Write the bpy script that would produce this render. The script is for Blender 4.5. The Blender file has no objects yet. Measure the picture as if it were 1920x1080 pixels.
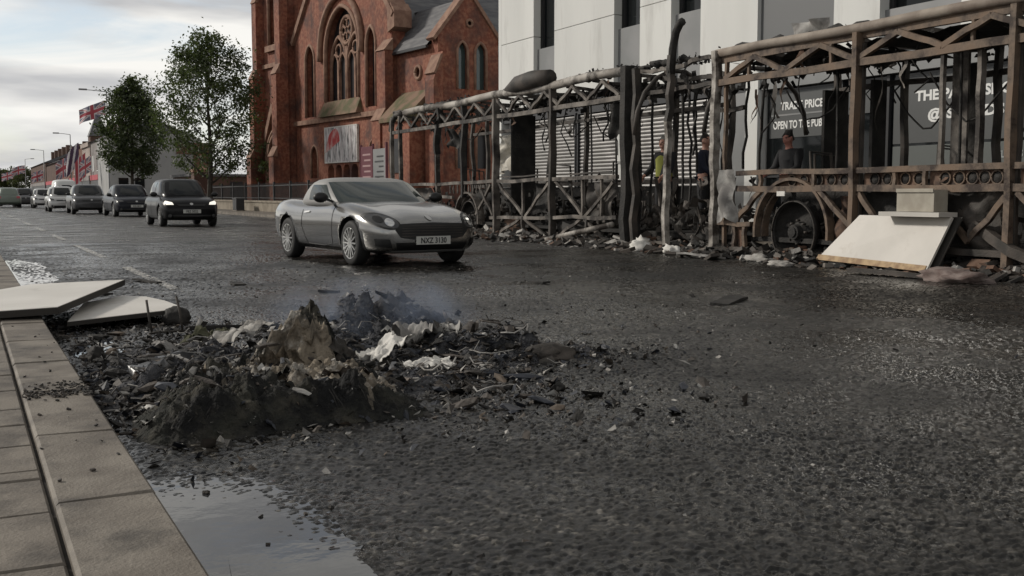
import bpy, bmesh, math, random
from mathutils import Vector, Matrix, Euler, noise
from mathutils.bvhtree import BVHTree
R = math.radians
PI = math.pi
random.seed(7)
S = bpy.context.scene
COL = S.collection

# ------------------------------------------------------------------ camera
cd = bpy.data.cameras.new('camera'); cam = bpy.data.objects.new('camera', cd); COL.objects.link(cam)
cam.location = (0, 0, 0.97)
cam.rotation_euler = (PI / 2 - math.atan(175 / 2000), 0, -R(27.2))
cd.sensor_width = 36; cd.lens = 37.5; cd.clip_start = 0.05; cd.clip_end = 6000
S.camera = cam
S.render.engine = 'CYCLES'
S.render.resolution_x, S.render.resolution_y = 1024, 576
S.view_settings.view_transform = 'Standard'; S.view_settings.look = 'None'
S.view_settings.gamma = 1; S.view_settings.exposure = 0.18
S.view_settings.use_curve_mapping = False
S.cycles.volume_step_rate = 1

# ------------------------------------------------------------------ world: thin blue sky behind a broken sheet of cloud
SUN_AZ, SUN_EL = R(-48), R(30)
w = bpy.data.worlds.new('World'); S.world = w; w.use_nodes = True
nt = w.node_tree; nt.nodes.clear()
def wn(t, **k):
    n = nt.nodes.new(t)
    for a, b in k.items(): setattr(n, a, b)
    return n
L = nt.links.new
out = wn('ShaderNodeOutputWorld'); bg = wn('ShaderNodeBackground'); bg.inputs['Strength'].default_value = 0.1
sky = wn('ShaderNodeTexSky', sky_type='NISHITA', sun_disc=False, sun_elevation=SUN_EL, sun_rotation=SUN_AZ)
tc = wn('ShaderNodeTexCoord'); mp = wn('ShaderNodeMapping')
mp.inputs['Scale'].default_value = (1.3, 1.3, 7.5); mp.inputs['Rotation'].default_value = (0.05, 0.1, 0.9)
nz = wn('ShaderNodeTexNoise'); nz.inputs['Scale'].default_value = 1.7; nz.inputs['Detail'].default_value = 7
nz.inputs['Roughness'].default_value = 0.55; nz.inputs['Distortion'].default_value = 0.5
nz2 = wn('ShaderNodeTexNoise'); nz2.inputs['Scale'].default_value = 2.3; nz2.inputs['Detail'].default_value = 5
cr = wn('ShaderNodeValToRGB'); cr.color_ramp.elements[0].position = 0.36; cr.color_ramp.elements[1].position = 0.47
cc = wn('ShaderNodeValToRGB')
cc.color_ramp.elements[0].position = 0.40; cc.color_ramp.elements[0].color = (0.46, 0.462, 0.47, 1)
cc.color_ramp.elements[1].position = 0.55; cc.color_ramp.elements[1].color = (0.80, 0.785, 0.75, 1)
mul = wn('ShaderNodeVectorMath', operation='SCALE'); mul.inputs['Scale'].default_value = 10.2
mx = wn('ShaderNodeMix', data_type='RGBA')
skm = wn('ShaderNodeMix', data_type='RGBA'); skm.inputs[0].default_value = 0.45; skm.inputs[7].default_value = (7.0, 7.15, 7.3, 1)
L(tc.outputs['Generated'], mp.inputs['Vector']); L(mp.outputs['Vector'], nz.inputs['Vector']); L(mp.outputs['Vector'], nz2.inputs['Vector'])
L(nz.outputs['Fac'], cr.inputs['Fac']); L(nz2.outputs['Fac'], cc.inputs['Fac'])
sep = wn('ShaderNodeSeparateXYZ'); L(tc.outputs['Generated'], sep.inputs[0])          # the cloud sheet is thicker overhead than near the horizon
thk = wn('ShaderNodeMapRange'); thk.inputs[1].default_value = 0.14; thk.inputs[2].default_value = 0.62; thk.inputs[3].default_value = 1.04; thk.inputs[4].default_value = 0.46
L(sep.outputs['Z'], thk.inputs[0]); fin = wn('ShaderNodeVectorMath', operation='SCALE'); L(thk.outputs[0], fin.inputs['Scale'])
L(cc.outputs['Color'], mul.inputs[0]); L(cr.outputs['Color'], mx.inputs[0])
L(sky.outputs['Color'], skm.inputs[6]); L(skm.outputs[2], mx.inputs[6]); L(mul.outputs[0], mx.inputs[7])
L(mx.outputs[2], fin.inputs[0]); L(fin.outputs[0], bg.inputs['Color']); L(bg.outputs[0], out.inputs[0])

# ------------------------------------------------------------------ sun through thin cloud
sd = bpy.data.lights.new('sun', 'SUN'); sun = bpy.data.objects.new('sun', sd); COL.objects.link(sun)
sd.energy = 2.2; sd.angle = R(7); sd.color = (1.0, 0.94, 0.85)
to_sun = Vector((math.sin(SUN_AZ) * math.cos(SUN_EL), math.cos(SUN_AZ) * math.cos(SUN_EL), math.sin(SUN_EL)))
sun.rotation_euler = to_sun.to_track_quat('Z', 'Y').to_euler()

# ------------------------------------------------------------------ materials
MATS = {}
def mat(name, col, rough=0.7, metal=0.0, col2=None, scale=5.0, bump=0.0, bscale=40.0, bdist=0.01, spec=0.5,
        lo=0.4, hi=0.6, detail=5.0, col3=None, scale3=1.5, lo3=0.5, hi3=0.62, emit=None, estr=0.0, coat=0.0, rough2=None, stretch=None):
    if name in MATS: return MATS[name]
    m = bpy.data.materials.new(name); m.use_nodes = True
    t = m.node_tree; b = t.nodes['Principled BSDF']
    b.inputs['Base Color'].default_value = (*col, 1); b.inputs['Roughness'].default_value = rough
    b.inputs['Metallic'].default_value = metal; b.inputs['Specular IOR Level'].default_value = spec
    b.inputs['Coat Weight'].default_value = coat; b.inputs['Coat Roughness'].default_value = 0.06
    if emit: b.inputs['Emission Color'].default_value = (*emit, 1); b.inputs['Emission Strength'].default_value = estr
    tcn = t.nodes.new('ShaderNodeTexCoord'); vec = tcn.outputs['Object']
    if stretch:
        mpn = t.nodes.new('ShaderNodeMapping'); mpn.inputs['Scale'].default_value = stretch
        t.links.new(vec, mpn.inputs['Vector']); vec = mpn.outputs['Vector']
    cur = None
    if col2:
        n = t.nodes.new('ShaderNodeTexNoise'); n.inputs['Scale'].default_value = scale; n.inputs['Detail'].default_value = detail
        t.links.new(vec, n.inputs['Vector'])
        r = t.nodes.new('ShaderNodeValToRGB'); r.color_ramp.elements[0].position = lo; r.color_ramp.elements[1].position = hi
        r.color_ramp.elements[0].color = (*col, 1); r.color_ramp.elements[1].color = (*col2, 1)
        t.links.new(n.outputs['Fac'], r.inputs['Fac']); cur = r.outputs['Color']
        if rough2 is not None:
            mr = t.nodes.new('ShaderNodeMapRange'); mr.inputs[1].default_value = lo; mr.inputs[2].default_value = hi
            mr.inputs[3].default_value = rough; mr.inputs[4].default_value = rough2
            t.links.new(n.outputs['Fac'], mr.inputs[0]); t.links.new(mr.outputs[0], b.inputs['Roughness'])
    if col3:
        n = t.nodes.new('ShaderNodeTexNoise'); n.inputs['Scale'].default_value = scale3; n.inputs['Detail'].default_value = 6
        n.inputs['Roughness'].default_value = 0.65
        t.links.new(vec, n.inputs['Vector'])
        r = t.nodes.new('ShaderNodeValToRGB'); r.color_ramp.elements[0].position = lo3; r.color_ramp.elements[1].position = hi3
        t.links.new(n.outputs['Fac'], r.inputs['Fac'])
        x = t.nodes.new('ShaderNodeMix'); x.data_type = 'RGBA'; t.links.new(r.outputs['Color'], x.inputs[0])
        if cur: t.links.new(cur, x.inputs[6])
        else: x.inputs[6].default_value = (*col, 1)
        x.inputs[7].default_value = (*col3, 1); cur = x.outputs[2]
    if cur: t.links.new(cur, b.inputs['Base Color'])
    if bump:
        n = t.nodes.new('ShaderNodeTexNoise'); n.inputs['Scale'].default_value = bscale; n.inputs['Detail'].default_value = 4
        t.links.new(vec, n.inputs['Vector'])
        bp = t.nodes.new('ShaderNodeBump'); bp.inputs['Strength'].default_value = bump; bp.inputs['Distance'].default_value = bdist
        t.links.new(n.outputs['Fac'], bp.inputs['Height']); t.links.new(bp.outputs['Normal'], b.inputs['Normal'])
    MATS[name] = m
    return m

def asphalt(name, c1, c2, paint=None, relief=0.022, stones=False):
    m = bpy.data.materials.new(name); m.use_nodes = True; t = m.node_tree; b = t.nodes['Principled BSDF']; K = t.links.new
    def N(x, **k):
        n = t.nodes.new(x)
        for a, v in k.items(): n.inputs[a].default_value = v
        return n
    g = N('ShaderNodeNewGeometry'); P = g.outputs['Position']
    n1 = N('ShaderNodeTexNoise', Scale=0.33, Detail=8.0, Roughness=0.62, Distortion=0.8); K(P, n1.inputs['Vector'])
    v1 = N('ShaderNodeTexVoronoi', Scale=30.0); K(P, v1.inputs['Vector'])
    n2 = N('ShaderNodeTexNoise', Scale=20.0, Detail=6.0, Roughness=0.7, Distortion=0.4); K(P, n2.inputs['Vector'])
    n3 = N('ShaderNodeTexNoise', Scale=120.0, Detail=2.0); K(P, n3.inputs['Vector'])
    # colour: patches of soot and binder, grains of stone
    r = N('ShaderNodeValToRGB'); r.color_ramp.elements[0].position = 0.42; r.color_ramp.elements[1].position = 0.60
    r.color_ramp.elements[0].color = (*[q * .7 for q in c1], 1); r.color_ramp.elements[1].color = (*c2, 1); K(n1.outputs['Fac'], r.inputs['Fac'])
    rs = N('ShaderNodeValToRGB'); rs.color_ramp.elements[0].position = 0.42; rs.color_ramp.elements[1].position = 0.66
    rs.color_ramp.elements[0].color = (0.3, 0.3, 0.3, 1); rs.color_ramp.elements[1].color = (2.3, 2.25, 2.15, 1); K(n2.outputs['Fac'], rs.inputs['Fac'])
    mm = t.nodes.new('ShaderNodeMix'); mm.data_type = 'RGBA'; mm.blend_type = 'MULTIPLY'; mm.inputs[0].default_value = 1
    K(r.outputs['Color'], mm.inputs[6]); K(rs.outputs['Color'], mm.inputs[7]); c = mm.outputs[2]
    # every stone has its own tone
    tr = N('ShaderNodeValToRGB'); tr.color_ramp.elements[0].position = 0.0; tr.color_ramp.elements[0].color = (.45, .45, .45, 1); tr.color_ramp.elements[1].position = 1.0; tr.color_ramp.elements[1].color = (4.2, 4.1, 3.9, 1)
    el = tr.color_ramp.elements.new(0.72); el.color = (1.25, 1.23, 1.2, 1)
    if stones: ta = t.nodes.new('ShaderNodeAttribute'); ta.attribute_name = 'tone'; K(ta.outputs['Fac'], tr.inputs['Fac'])
    else: sx_ = t.nodes.new('ShaderNodeSeparateColor'); K(v1.outputs['Color'], sx_.inputs[0]); K(sx_.outputs[0], tr.inputs['Fac'])
    m2 = t.nodes.new('ShaderNodeMix'); m2.data_type = 'RGBA'; m2.blend_type = 'MULTIPLY'; m2.inputs[0].default_value = 1
    K(c, m2.inputs[6]); K(tr.outputs['Color'], m2.inputs[7]); c = m2.outputs[2]
    if paint:
        pn = N('ShaderNodeTexNoise', Scale=9.0, Detail=8.0, Roughness=0.75); K(P, pn.inputs['Vector'])
        pr = N('ShaderNodeValToRGB'); pr.color_ramp.elements[0].position = paint[1]; pr.color_ramp.elements[1].position = paint[1] + 0.09; K(pn.outputs['Fac'], pr.inputs['Fac'])
        pm = t.nodes.new('ShaderNodeMix'); pm.data_type = 'RGBA'; K(pr.outputs['Color'], pm.inputs[0]); K(c, pm.inputs[6]); pm.inputs[7].default_value = (*paint[0], 1); c = pm.outputs[2]
    K(c, b.inputs['Base Color'])
    # wet film: smoother where the water has gathered
    n4 = N('ShaderNodeTexNoise', Scale=0.9, Detail=5.0, Roughness=0.6); K(P, n4.inputs['Vector'])
    mr = N('ShaderNodeMapRange'); mr.inputs[1].default_value = 0.36; mr.inputs[2].default_value = 0.62; mr.inputs[3].default_value = 0.08 if stones else 0.2; mr.inputs[4].default_value = 0.42 if stones else 0.46
    K(n4.outputs['Fac'], mr.inputs[0]); K(mr.outputs[0], b.inputs['Roughness'])
    b.inputs['Specular IOR Level'].default_value = 0.34 if stones else 0.5
    ad = t.nodes.new('ShaderNodeMath'); ad.operation = 'MULTIPLY_ADD'; K(v1.outputs['Distance'], ad.inputs[0]); ad.inputs[1].default_value = -0.9; K(n2.outputs['Fac'], ad.inputs[2])
    a2 = t.nodes.new('ShaderNodeMath'); a2.operation = 'MULTIPLY_ADD'; K(n3.outputs['Fac'], a2.inputs[0]); a2.inputs[1].default_value = 0.18; K(ad.outputs[0], a2.inputs[2])
    bp = N('ShaderNodeBump', Strength=1.0, Distance=relief); K(a2.outputs[0], bp.inputs['Height']); K(bp.outputs['Normal'], b.inputs['Normal'])
    MATS[name] = m; return m

M_ROAD = asphalt('wet_asphalt', (0.013, 0.0125, 0.012), (0.030, 0.029, 0.0275), None, 0.05)
M_PAINT = asphalt('worn_road_paint', (0.03, 0.029, 0.028), (0.06, 0.058, 0.055), ((0.50, 0.48, 0.44), 0.44))
M_PAINT2 = asphalt('dusty_road_paint', (0.013, 0.0125, 0.012), (0.030, 0.029, 0.0275), ((0.20, 0.19, 0.175), 0.56))
M_SLAB = mat('paving_slab', (0.125, 0.107, 0.088), 0.75, col2=(0.20, 0.175, 0.145), scale=3.5, bump=0.5, bscale=90, bdist=0.008, col3=(0.04, 0.034, 0.029), scale3=3, lo3=0.5, hi3=0.7)
M_KERB = mat('kerb_concrete', (0.14, 0.12, 0.098), 0.72, col2=(0.215, 0.19, 0.158), scale=4, bump=0.6, bscale=90, bdist=0.008, col3=(0.035, 0.03, 0.026), scale3=2.6, lo3=0.5, hi3=0.72)
M_BED = mat('joint_dirt', (0.02, 0.018, 0.015), 0.95, col2=(0.035, 0.03, 0.025), scale=20)
M_GRND = mat('far_ground', (0.06, 0.06, 0.055), 0.9, col2=(0.09, 0.085, 0.08), scale=0.2)
M_BRICK = mat('red_brick', (0.20, 0.060, 0.035), 0.85, col2=(0.30, 0.125, 0.075), scale=5.5, bump=0.4, bscale=14, bdist=0.03, col3=(0.085, 0.042, 0.034), scale3=0.7, lo3=0.45, hi3=0.66)
M_STONE = mat('red_sandstone', (0.21, 0.115, 0.08), 0.85, col2=(0.30, 0.18, 0.125), scale=3, bump=0.3, bscale=20, bdist=0.02)
M_MOSS = mat('mossy_stone', (0.10, 0.095, 0.045), 0.9, col2=(0.22, 0.14, 0.095), scale=1.5, bump=0.4, bscale=14, bdist=0.03)
M_SLATE = mat('roof_slate', (0.085, 0.085, 0.092), 0.6, col2=(0.14, 0.138, 0.14), scale=1.2, bump=0.3, bscale=9, bdist=0.02, stretch=(1, 1, 5))
M_LEAD = mat('window_lead', (0.025, 0.025, 0.028), 0.35)
M_WHITEP = mat('white_render_panel', (0.61, 0.61, 0.585), 0.6, col2=(0.70, 0.70, 0.67), scale=0.5, col3=(0.40, 0.39, 0.365), scale3=1.1, lo3=0.54, hi3=0.8, stretch=(1, 1, 0.2))
M_GREYP = mat('grey_spandrel', (0.20, 0.205, 0.205), 0.5, col2=(0.25, 0.25, 0.25), scale=0.8)
M_DARKW = mat('dark_core_wall', (0.05, 0.05, 0.05), 0.8)
M_GLASS = mat('dark_glass', (0.010, 0.012, 0.013), 0.06, spec=0.3)
M_TEAL = mat('teal_glass', (0.06, 0.085, 0.085), 0.06, spec=0.6)
M_FRAME = mat('dark_window_frame', (0.03, 0.03, 0.032), 0.4)
M_SHUT = mat('shutter_steel', (0.23, 0.225, 0.215), 0.45, metal=0.3, col2=(0.31, 0.30, 0.29), scale=1.1, col3=(0.11, 0.105, 0.10), scale3=0.9, lo3=0.52, hi3=0.72)
M_SIGN = mat('grey_window_vinyl', (0.085, 0.088, 0.088), 0.4)
M_LETTER = mat('white_lettering', (0.78, 0.78, 0.76), 0.5)
M_BUS = mat('scorched_steel', (0.165, 0.112, 0.076), 0.75, col2=(0.26, 0.20, 0.15), scale=2.2, bump=0.5, bscale=60, bdist=0.006, col3=(0.035, 0.022, 0.016), scale3=2.2, lo3=0.42, hi3=0.6)
M_BUSF = mat('scorched_steel_grey', (0.13, 0.112, 0.095), 0.75, col2=(0.23, 0.205, 0.18), scale=2.2, bump=0.5, bscale=60, bdist=0.006, col3=(0.025, 0.02, 0.017), scale3=2.0, lo3=0.42, hi3=0.58)
M_RAIL = mat('ash_white_rail', (0.30, 0.27, 0.235), 0.7, col2=(0.44, 0.41, 0.37), scale=1.8, bump=0.4, bscale=40, bdist=0.006, col3=(0.05, 0.04, 0.032), scale3=1.9, lo3=0.45, hi3=0.6)
M_SOOT = mat('soot_black', (0.012, 0.011, 0.010), 0.8, col2=(0.03, 0.027, 0.024), scale=4, bump=0.7, bscale=30, bdist=0.02)
M_CHAR = mat('charred_steel', (0.03, 0.026, 0.022), 0.7, col2=(0.075, 0.062, 0.052), scale=3, bump=0.6, bscale=50, bdist=0.01)
M_ASH = mat('pale_ash', (0.26, 0.245, 0.225), 0.9, col2=(0.40, 0.385, 0.36), scale=9, bump=0.6, bscale=50, bdist=0.01)
M_RUST = mat('rusty_panel', (0.10, 0.052, 0.032), 0.85, col2=(0.16, 0.10, 0.07), scale=4, col3=(0.03, 0.022, 0.018), scale3=2.5)
M_WBOARD_SHADED = mat('white_board', (0.46, 0.435, 0.395), 0.5, col2=(0.54, 0.51, 0.465), scale=1.2, col3=(0.40, 0.36, 0.31), scale3=2.6, lo3=0.6, hi3=0.78)  # dimmed white: the shade on the leaning panel is put into this colour
M_LAMIN = mat('white_laminate', (0.60, 0.57, 0.52), 0.45, col2=(0.68, 0.65, 0.60), scale=1.2, col3=(0.34, 0.31, 0.27), scale3=3.2, lo3=0.58, hi3=0.78)
M_BOARDEDGE = mat('board_edge', (0.03, 0.026, 0.022), 0.8)
M_TAN = mat('tan_edge', (0.42, 0.30, 0.17), 0.75, col2=(0.25, 0.16, 0.09), scale=9)
M_CLOTH = mat('grey_rag', (0.20, 0.19, 0.18), 0.9, col2=(0.36, 0.35, 0.33), scale=6, bump=0.5, bscale=30, bdist=0.01)
M_PALECLOTH = mat('pale_rag', (0.46, 0.43, 0.37), 0.9, col2=(0.60, 0.57, 0.51), scale=6, bump=0.5, bscale=25, bdist=0.01)
M_PAPER = mat('scorched_paper', (0.60, 0.58, 0.54), 0.85, col2=(0.70, 0.68, 0.64), scale=7, col3=(0.08, 0.07, 0.06), scale3=7, lo3=0.58, hi3=0.68)
M_BAG = mat('black_plastic', (0.010, 0.010, 0.011), 0.3, bump=0.6, bscale=12, bdist=0.03)
M_MATTR = mat('burnt_wadding', (0.018, 0.019, 0.015), 0.95, col2=(0.055, 0.05, 0.038), scale=7, bump=1.0, bscale=28, bdist=0.04, col3=(0.005, 0.005, 0.005), scale3=5.0, lo3=0.42, hi3=0.56)
M_TANW = mat('singed_wadding', (0.25, 0.21, 0.16), 0.95, col2=(0.09, 0.078, 0.062), scale=9, bump=1.0, bscale=30, bdist=0.03, col3=(0.42, 0.39, 0.345), scale3=7, lo3=0.52, hi3=0.66)
M_ASHHEAP = mat('dark_ash', (0.016, 0.017, 0.021), 0.95, col2=(0.07, 0.07, 0.075), scale=22, bump=1.0, bscale=45, bdist=0.03)
M_WATER = mat('puddle_water', (0.02, 0.021, 0.024), 0.02, spec=0.8, bump=0.25, bscale=7, bdist=0.004)
M_TYRE = mat('tyre_rubber', (0.012, 0.012, 0.012), 0.75)
M_ALLOY = mat('alloy', (0.50, 0.50, 0.49), 0.32, metal=0.85)
M_WELL = mat('wheel_well', (0.006, 0.006, 0.006), 0.9)
M_SILVER = mat('silver_paint', (0.29, 0.285, 0.275), 0.2, metal=0.9, coat=0.5)
M_BLACKP = mat('black_paint', (0.004, 0.004, 0.005), 0.3, spec=0.16, coat=0.12)
M_NAVYP = mat('navy_paint', (0.005, 0.006, 0.011), 0.3, spec=0.18, coat=0.12)
M_GREYCAR = mat('grey_paint', (0.04, 0.04, 0.042), 0.3, metal=0.2, coat=0.15)
M_WHITECAR = mat('white_paint', (0.62, 0.62, 0.60), 0.3, coat=0.6)
M_LSILV = mat('light_silver_paint', (0.42, 0.42, 0.41), 0.3, metal=0.4, coat=0.6)
M_GREENCAR = mat('sage_paint', (0.16, 0.19, 0.155), 0.35, coat=0.6)
M_TRIM = mat('black_trim', (0.008, 0.008, 0.008), 0.5)
M_SCREEN = mat('windscreen_glass', (0.035, 0.045, 0.043), 0.05, spec=0.6)
M_LAMPG = mat('lamp_glass', (0.10, 0.10, 0.10), 0.08, metal=0.4)
M_LAMPC = mat('lamp_chrome', (0.75, 0.75, 0.74), 0.12, metal=0.9)
M_LAMPON = mat('lit_headlamp', (0.9, 0.88, 0.8), 0.3, emit=(1.0, 0.94, 0.82), estr=0.7)
M_PLATE = mat('number_plate', (0.50, 0.50, 0.47), 0.4)
M_BARK = mat('bark', (0.04, 0.034, 0.027), 0.9, col2=(0.065, 0.055, 0.045), scale=8, bump=0.6, bscale=20, bdist=0.03)
def leafmat(name, c1, c2):
    m = mat(name, c1, 0.55, col2=c2, scale=0.9, lo=0.35, hi=0.65)
    t = m.node_tree; b = t.nodes['Principled BSDF']; o = t.nodes['Material Output']
    tr = t.nodes.new('ShaderNodeBsdfTranslucent'); tr.inputs['Color'].default_value = (c2[0] * 1.5, c2[1] * 1.7, c2[2], 1)
    ms = t.nodes.new('ShaderNodeMixShader'); ms.inputs[0].default_value = 0.25
    t.links.new(b.outputs[0], ms.inputs[1]); t.links.new(tr.outputs[0], ms.inputs[2]); t.links.new(ms.outputs[0], o.inputs['Surface'])
    return m
M_LEAF = leafmat('leaf_green', (0.042, 0.058, 0.024), (0.078, 0.10, 0.04))
M_LEAF2 = leafmat('leaf_dark', (0.034, 0.046, 0.02), (0.06, 0.078, 0.032))
M_LEAF3 = leafmat('leaf_olive', (0.045, 0.055, 0.02), (0.075, 0.085, 0.03))
M_POLE = mat('lamp_post_steel', (0.20, 0.20, 0.205), 0.5, metal=0.2)
M_FRED = mat('flag_red', (0.47, 0.09, 0.11), 0.8); M_FWHITE = mat('flag_white', (0.70, 0.66, 0.66), 0.8); M_FBLUE_HAZED = mat('hazed_flag_blue', (0.20, 0.19, 0.25), 0.8)  # the blue is lightened and greyed: distance haze put into the cloth colour
M_FPURP = mat('flag_purple', (0.09, 0.055, 0.10), 0.8)
M_TERR = [mat('terrace_brick', (0.14, 0.065, 0.045), 0.9, col2=(0.20, 0.10, 0.07), scale=0.8), mat('terrace_dark', (0.085, 0.05, 0.04), 0.9, col2=(0.13, 0.08, 0.06), scale=0.8),
          mat('terrace_pale', (0.34, 0.27, 0.24), 0.9, col2=(0.42, 0.36, 0.32), scale=0.6), mat('terrace_grey', (0.22, 0.20, 0.19), 0.9, col2=(0.30, 0.28, 0.27), scale=0.6)]
M_PALEW = mat('painted_gable', (0.33, 0.33, 0.325), 0.85, col2=(0.40, 0.40, 0.39), scale=0.4)
M_FENCE = mat('railing_iron', (0.016, 0.016, 0.017), 0.5)
M_SANDW = mat('sandstone_wall', (0.20, 0.17, 0.13), 0.9, col2=(0.27, 0.235, 0.185), scale=2, bump=0.4, bscale=8, bdist=0.03)
M_MAROON = mat('maroon_board', (0.11, 0.018, 0.03), 0.5)
M_SKIN = mat('skin', (0.50, 0.27, 0.20), 0.55); M_SKINR = mat('flushed_skin', (0.50, 0.22, 0.17), 0.55)
M_HIVIS = mat('hi_vis', (0.26, 0.27, 0.05), 0.8); M_NAVYC = mat('navy_cloth', (0.012, 0.015, 0.03), 0.85); M_DKCLOTH = mat('dark_cloth', (0.018, 0.018, 0.02), 0.85)
M_HAIR = mat('dark_hair', (0.02, 0.015, 0.012), 0.6); M_GHAIR = mat('grey_hair', (0.25, 0.24, 0.22), 0.6); M_SHOE = mat('shoe', (0.01, 0.01, 0.01), 0.5)
M_PINK = mat('pink_banner', (0.55, 0.07, 0.20), 0.7)

# ------------------------------------------------------------------ helpers
class MB:
    def __init__(s): s.v = []; s.f = []; s.m = []; s.mats = []
    def mi(s, m):
        if m is None: return 0
        if m not in s.mats: s.mats.append(m)
        return s.mats.index(m)
    def add(s, vs, fs, m=None):
        o = len(s.v); k = s.mi(m); s.v += [tuple(p) for p in vs]
        for f in fs: s.f.append(tuple(i + o for i in f)); s.m.append(k)
        return s
    def box(s, lo, hi, m=None):
        (a, b, c), (d, e, f) = lo, hi
        return s.add([(a, b, c), (d, b, c), (d, e, c), (a, e, c), (a, b, f), (d, b, f), (d, e, f), (a, e, f)],
                     [(3, 2, 1, 0), (4, 5, 6, 7), (0, 1, 5, 4), (1, 2, 6, 5), (2, 3, 7, 6), (3, 0, 4, 7)], m)
    def obox(s, c, size, rot, m=None):
        q = rot if isinstance(rot, Matrix) else Euler(rot).to_matrix(); c = Vector(c); h = Vector(size) / 2
        P = [c + q @ Vector((x * h.x, y * h.y, z * h.z)) for z in (-1, 1) for x, y in ((-1, -1), (1, -1), (1, 1), (-1, 1))]
        return s.add(P, [(3, 2, 1, 0), (4, 5, 6, 7), (0, 1, 5, 4), (1, 2, 6, 5), (2, 3, 7, 6), (3, 0, 4, 7)], m)
    def bar(s, p0, p1, w, h, m=None, seg=1, jit=0.0, up=(0, 0, 1)):
        p0, p1 = Vector(p0), Vector(p1); d = (p1 - p0).normalized(); u = Vector(up)
        if abs(d.dot(u)) > 0.95: u = Vector((1, 0, 0))
        a = d.cross(u).normalized(); b = a.cross(d).normalized(); vs = []; fs = []
        for i in range(seg + 1):
            c = p0.lerp(p1, i / seg)
            if 0 < i < seg and jit: c += a * random.uniform(-jit, jit) + b * random.uniform(-jit, jit)
            for x, y in ((-1, -1), (1, -1), (1, 1), (-1, 1)): vs.append(c + a * x * w / 2 + b * y * h / 2)
        for i in range(seg):
            for j in range(4): fs.append((i * 4 + j, i * 4 + (j + 1) % 4, i * 4 + 4 + (j + 1) % 4, i * 4 + 4 + j))
        fs += [(3, 2, 1, 0), tuple(seg * 4 + k for k in range(4))]
        return s.add(vs, fs, m)
    def tube(s, pts, r, seg=8, m=None, cap=True):
        pts = [Vector(p) for p in pts]; n = len(pts); rr = r if isinstance(r, (list, tuple)) else [r] * n
        vs = []; fs = []; up = Vector((0, 0, 1)); prev = None
        for i, p in enumerate(pts):
            d = (pts[min(i + 1, n - 1)] - pts[max(i - 1, 0)])
            if d.length < 1e-9: d = Vector((0, 0, 1))
            d.normalize()
            if prev is None:
                u = up if abs(d.z) < 0.9 else Vector((1, 0, 0)); a = d.cross(u).normalized()
            else: a = (prev - d * prev.dot(d)).normalized()
            prev = a; b = d.cross(a)
            for k in range(seg):
                t = 2 * PI * k / seg; vs.append(p + (a * math.cos(t) + b * math.sin(t)) * rr[i])
        for i in range(n - 1):
            for k in range(seg): fs.append((i * seg + k, i * seg + (k + 1) % seg, (i + 1) * seg + (k + 1) % seg, (i + 1) * seg + k))
        if cap: fs += [tuple(reversed(range(seg))), tuple((n - 1) * seg + k for k in range(seg))]
        return s.add(vs, fs, m)
    def prism(s, outline, fn, d0, d1, m=None):
        n = len(outline); vs = [fn(a, b, d0) for a, b in outline] + [fn(a, b, d1) for a, b in outline]
        fs = [tuple(range(n)), tuple(reversed(range(n, 2 * n)))] + [(i, i + n, (i + 1) % n + n, (i + 1) % n) for i in range(n)]
        return s.add(vs, fs, m)
    def build(s, name, m=None, parent=None, smooth=False, world=False, fix=True):
        me = bpy.data.meshes.new(name); vs = s.v
        if world and parent is not None:
            o = parent.location; vs = [(a - o.x, b - o.y, c - o.z) for a, b, c in vs]
        me.from_pydata(vs, [], s.f); 
        if m is not None and not s.mats: me.materials.append(m)
        for k in s.mats: me.materials.append(k)
        if s.mats: me.polygons.foreach_set('material_index', s.m)
        if fix:
            bm = bmesh.new(); bm.from_mesh(me); bmesh.ops.recalc_face_normals(bm, faces=bm.faces); bm.to_mesh(me); bm.free()
        if smooth: me.polygons.foreach_set('use_smooth', [True] * len(me.polygons))
        ob = bpy.data.objects.new(name, me); COL.objects.link(ob)
        if parent is not None: ob.parent = parent
        return ob
def tag(o, label=None, cat=None, group=None, kind=None):
    if label: o['label'] = label
    if cat: o['category'] = cat
    if group: o['group'] = group
    if kind: o['kind'] = kind
    return o
def empty(name, loc, rz=0, label=None, cat=None, group=None):
    o = bpy.data.objects.new(name, None); COL.objects.link(o); o.location = loc; o.rotation_euler = (0, 0, rz)
    o.empty_display_size = 0.2
    return tag(o, label, cat, group)
def boxpart(name, lo, hi, m, parent, world=False): return MB().box(lo, hi).build(name, m, parent, world=world)
def apply_mods(ob):
    dg = bpy.context.evaluated_depsgraph_get(); dg.update()
    me = bpy.data.meshes.new_from_object(ob.evaluated_get(dg)); old = ob.data; ob.modifiers.clear(); ob.data = me; me.name = old.name
    bpy.data.meshes.remove(old); return ob
def cut(ob, cutters, transfer=False):
    for c in cutters:
        md = ob.modifiers.new('cut', 'BOOLEAN'); md.operation = 'DIFFERENCE'; md.object = c; md.solver = 'EXACT'
        if transfer: md.material_mode = 'TRANSFER'
    apply_mods(ob)
    for c in cutters:
        me = c.data; bpy.data.objects.remove(c); bpy.data.meshes.remove(me)
    return ob
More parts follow.
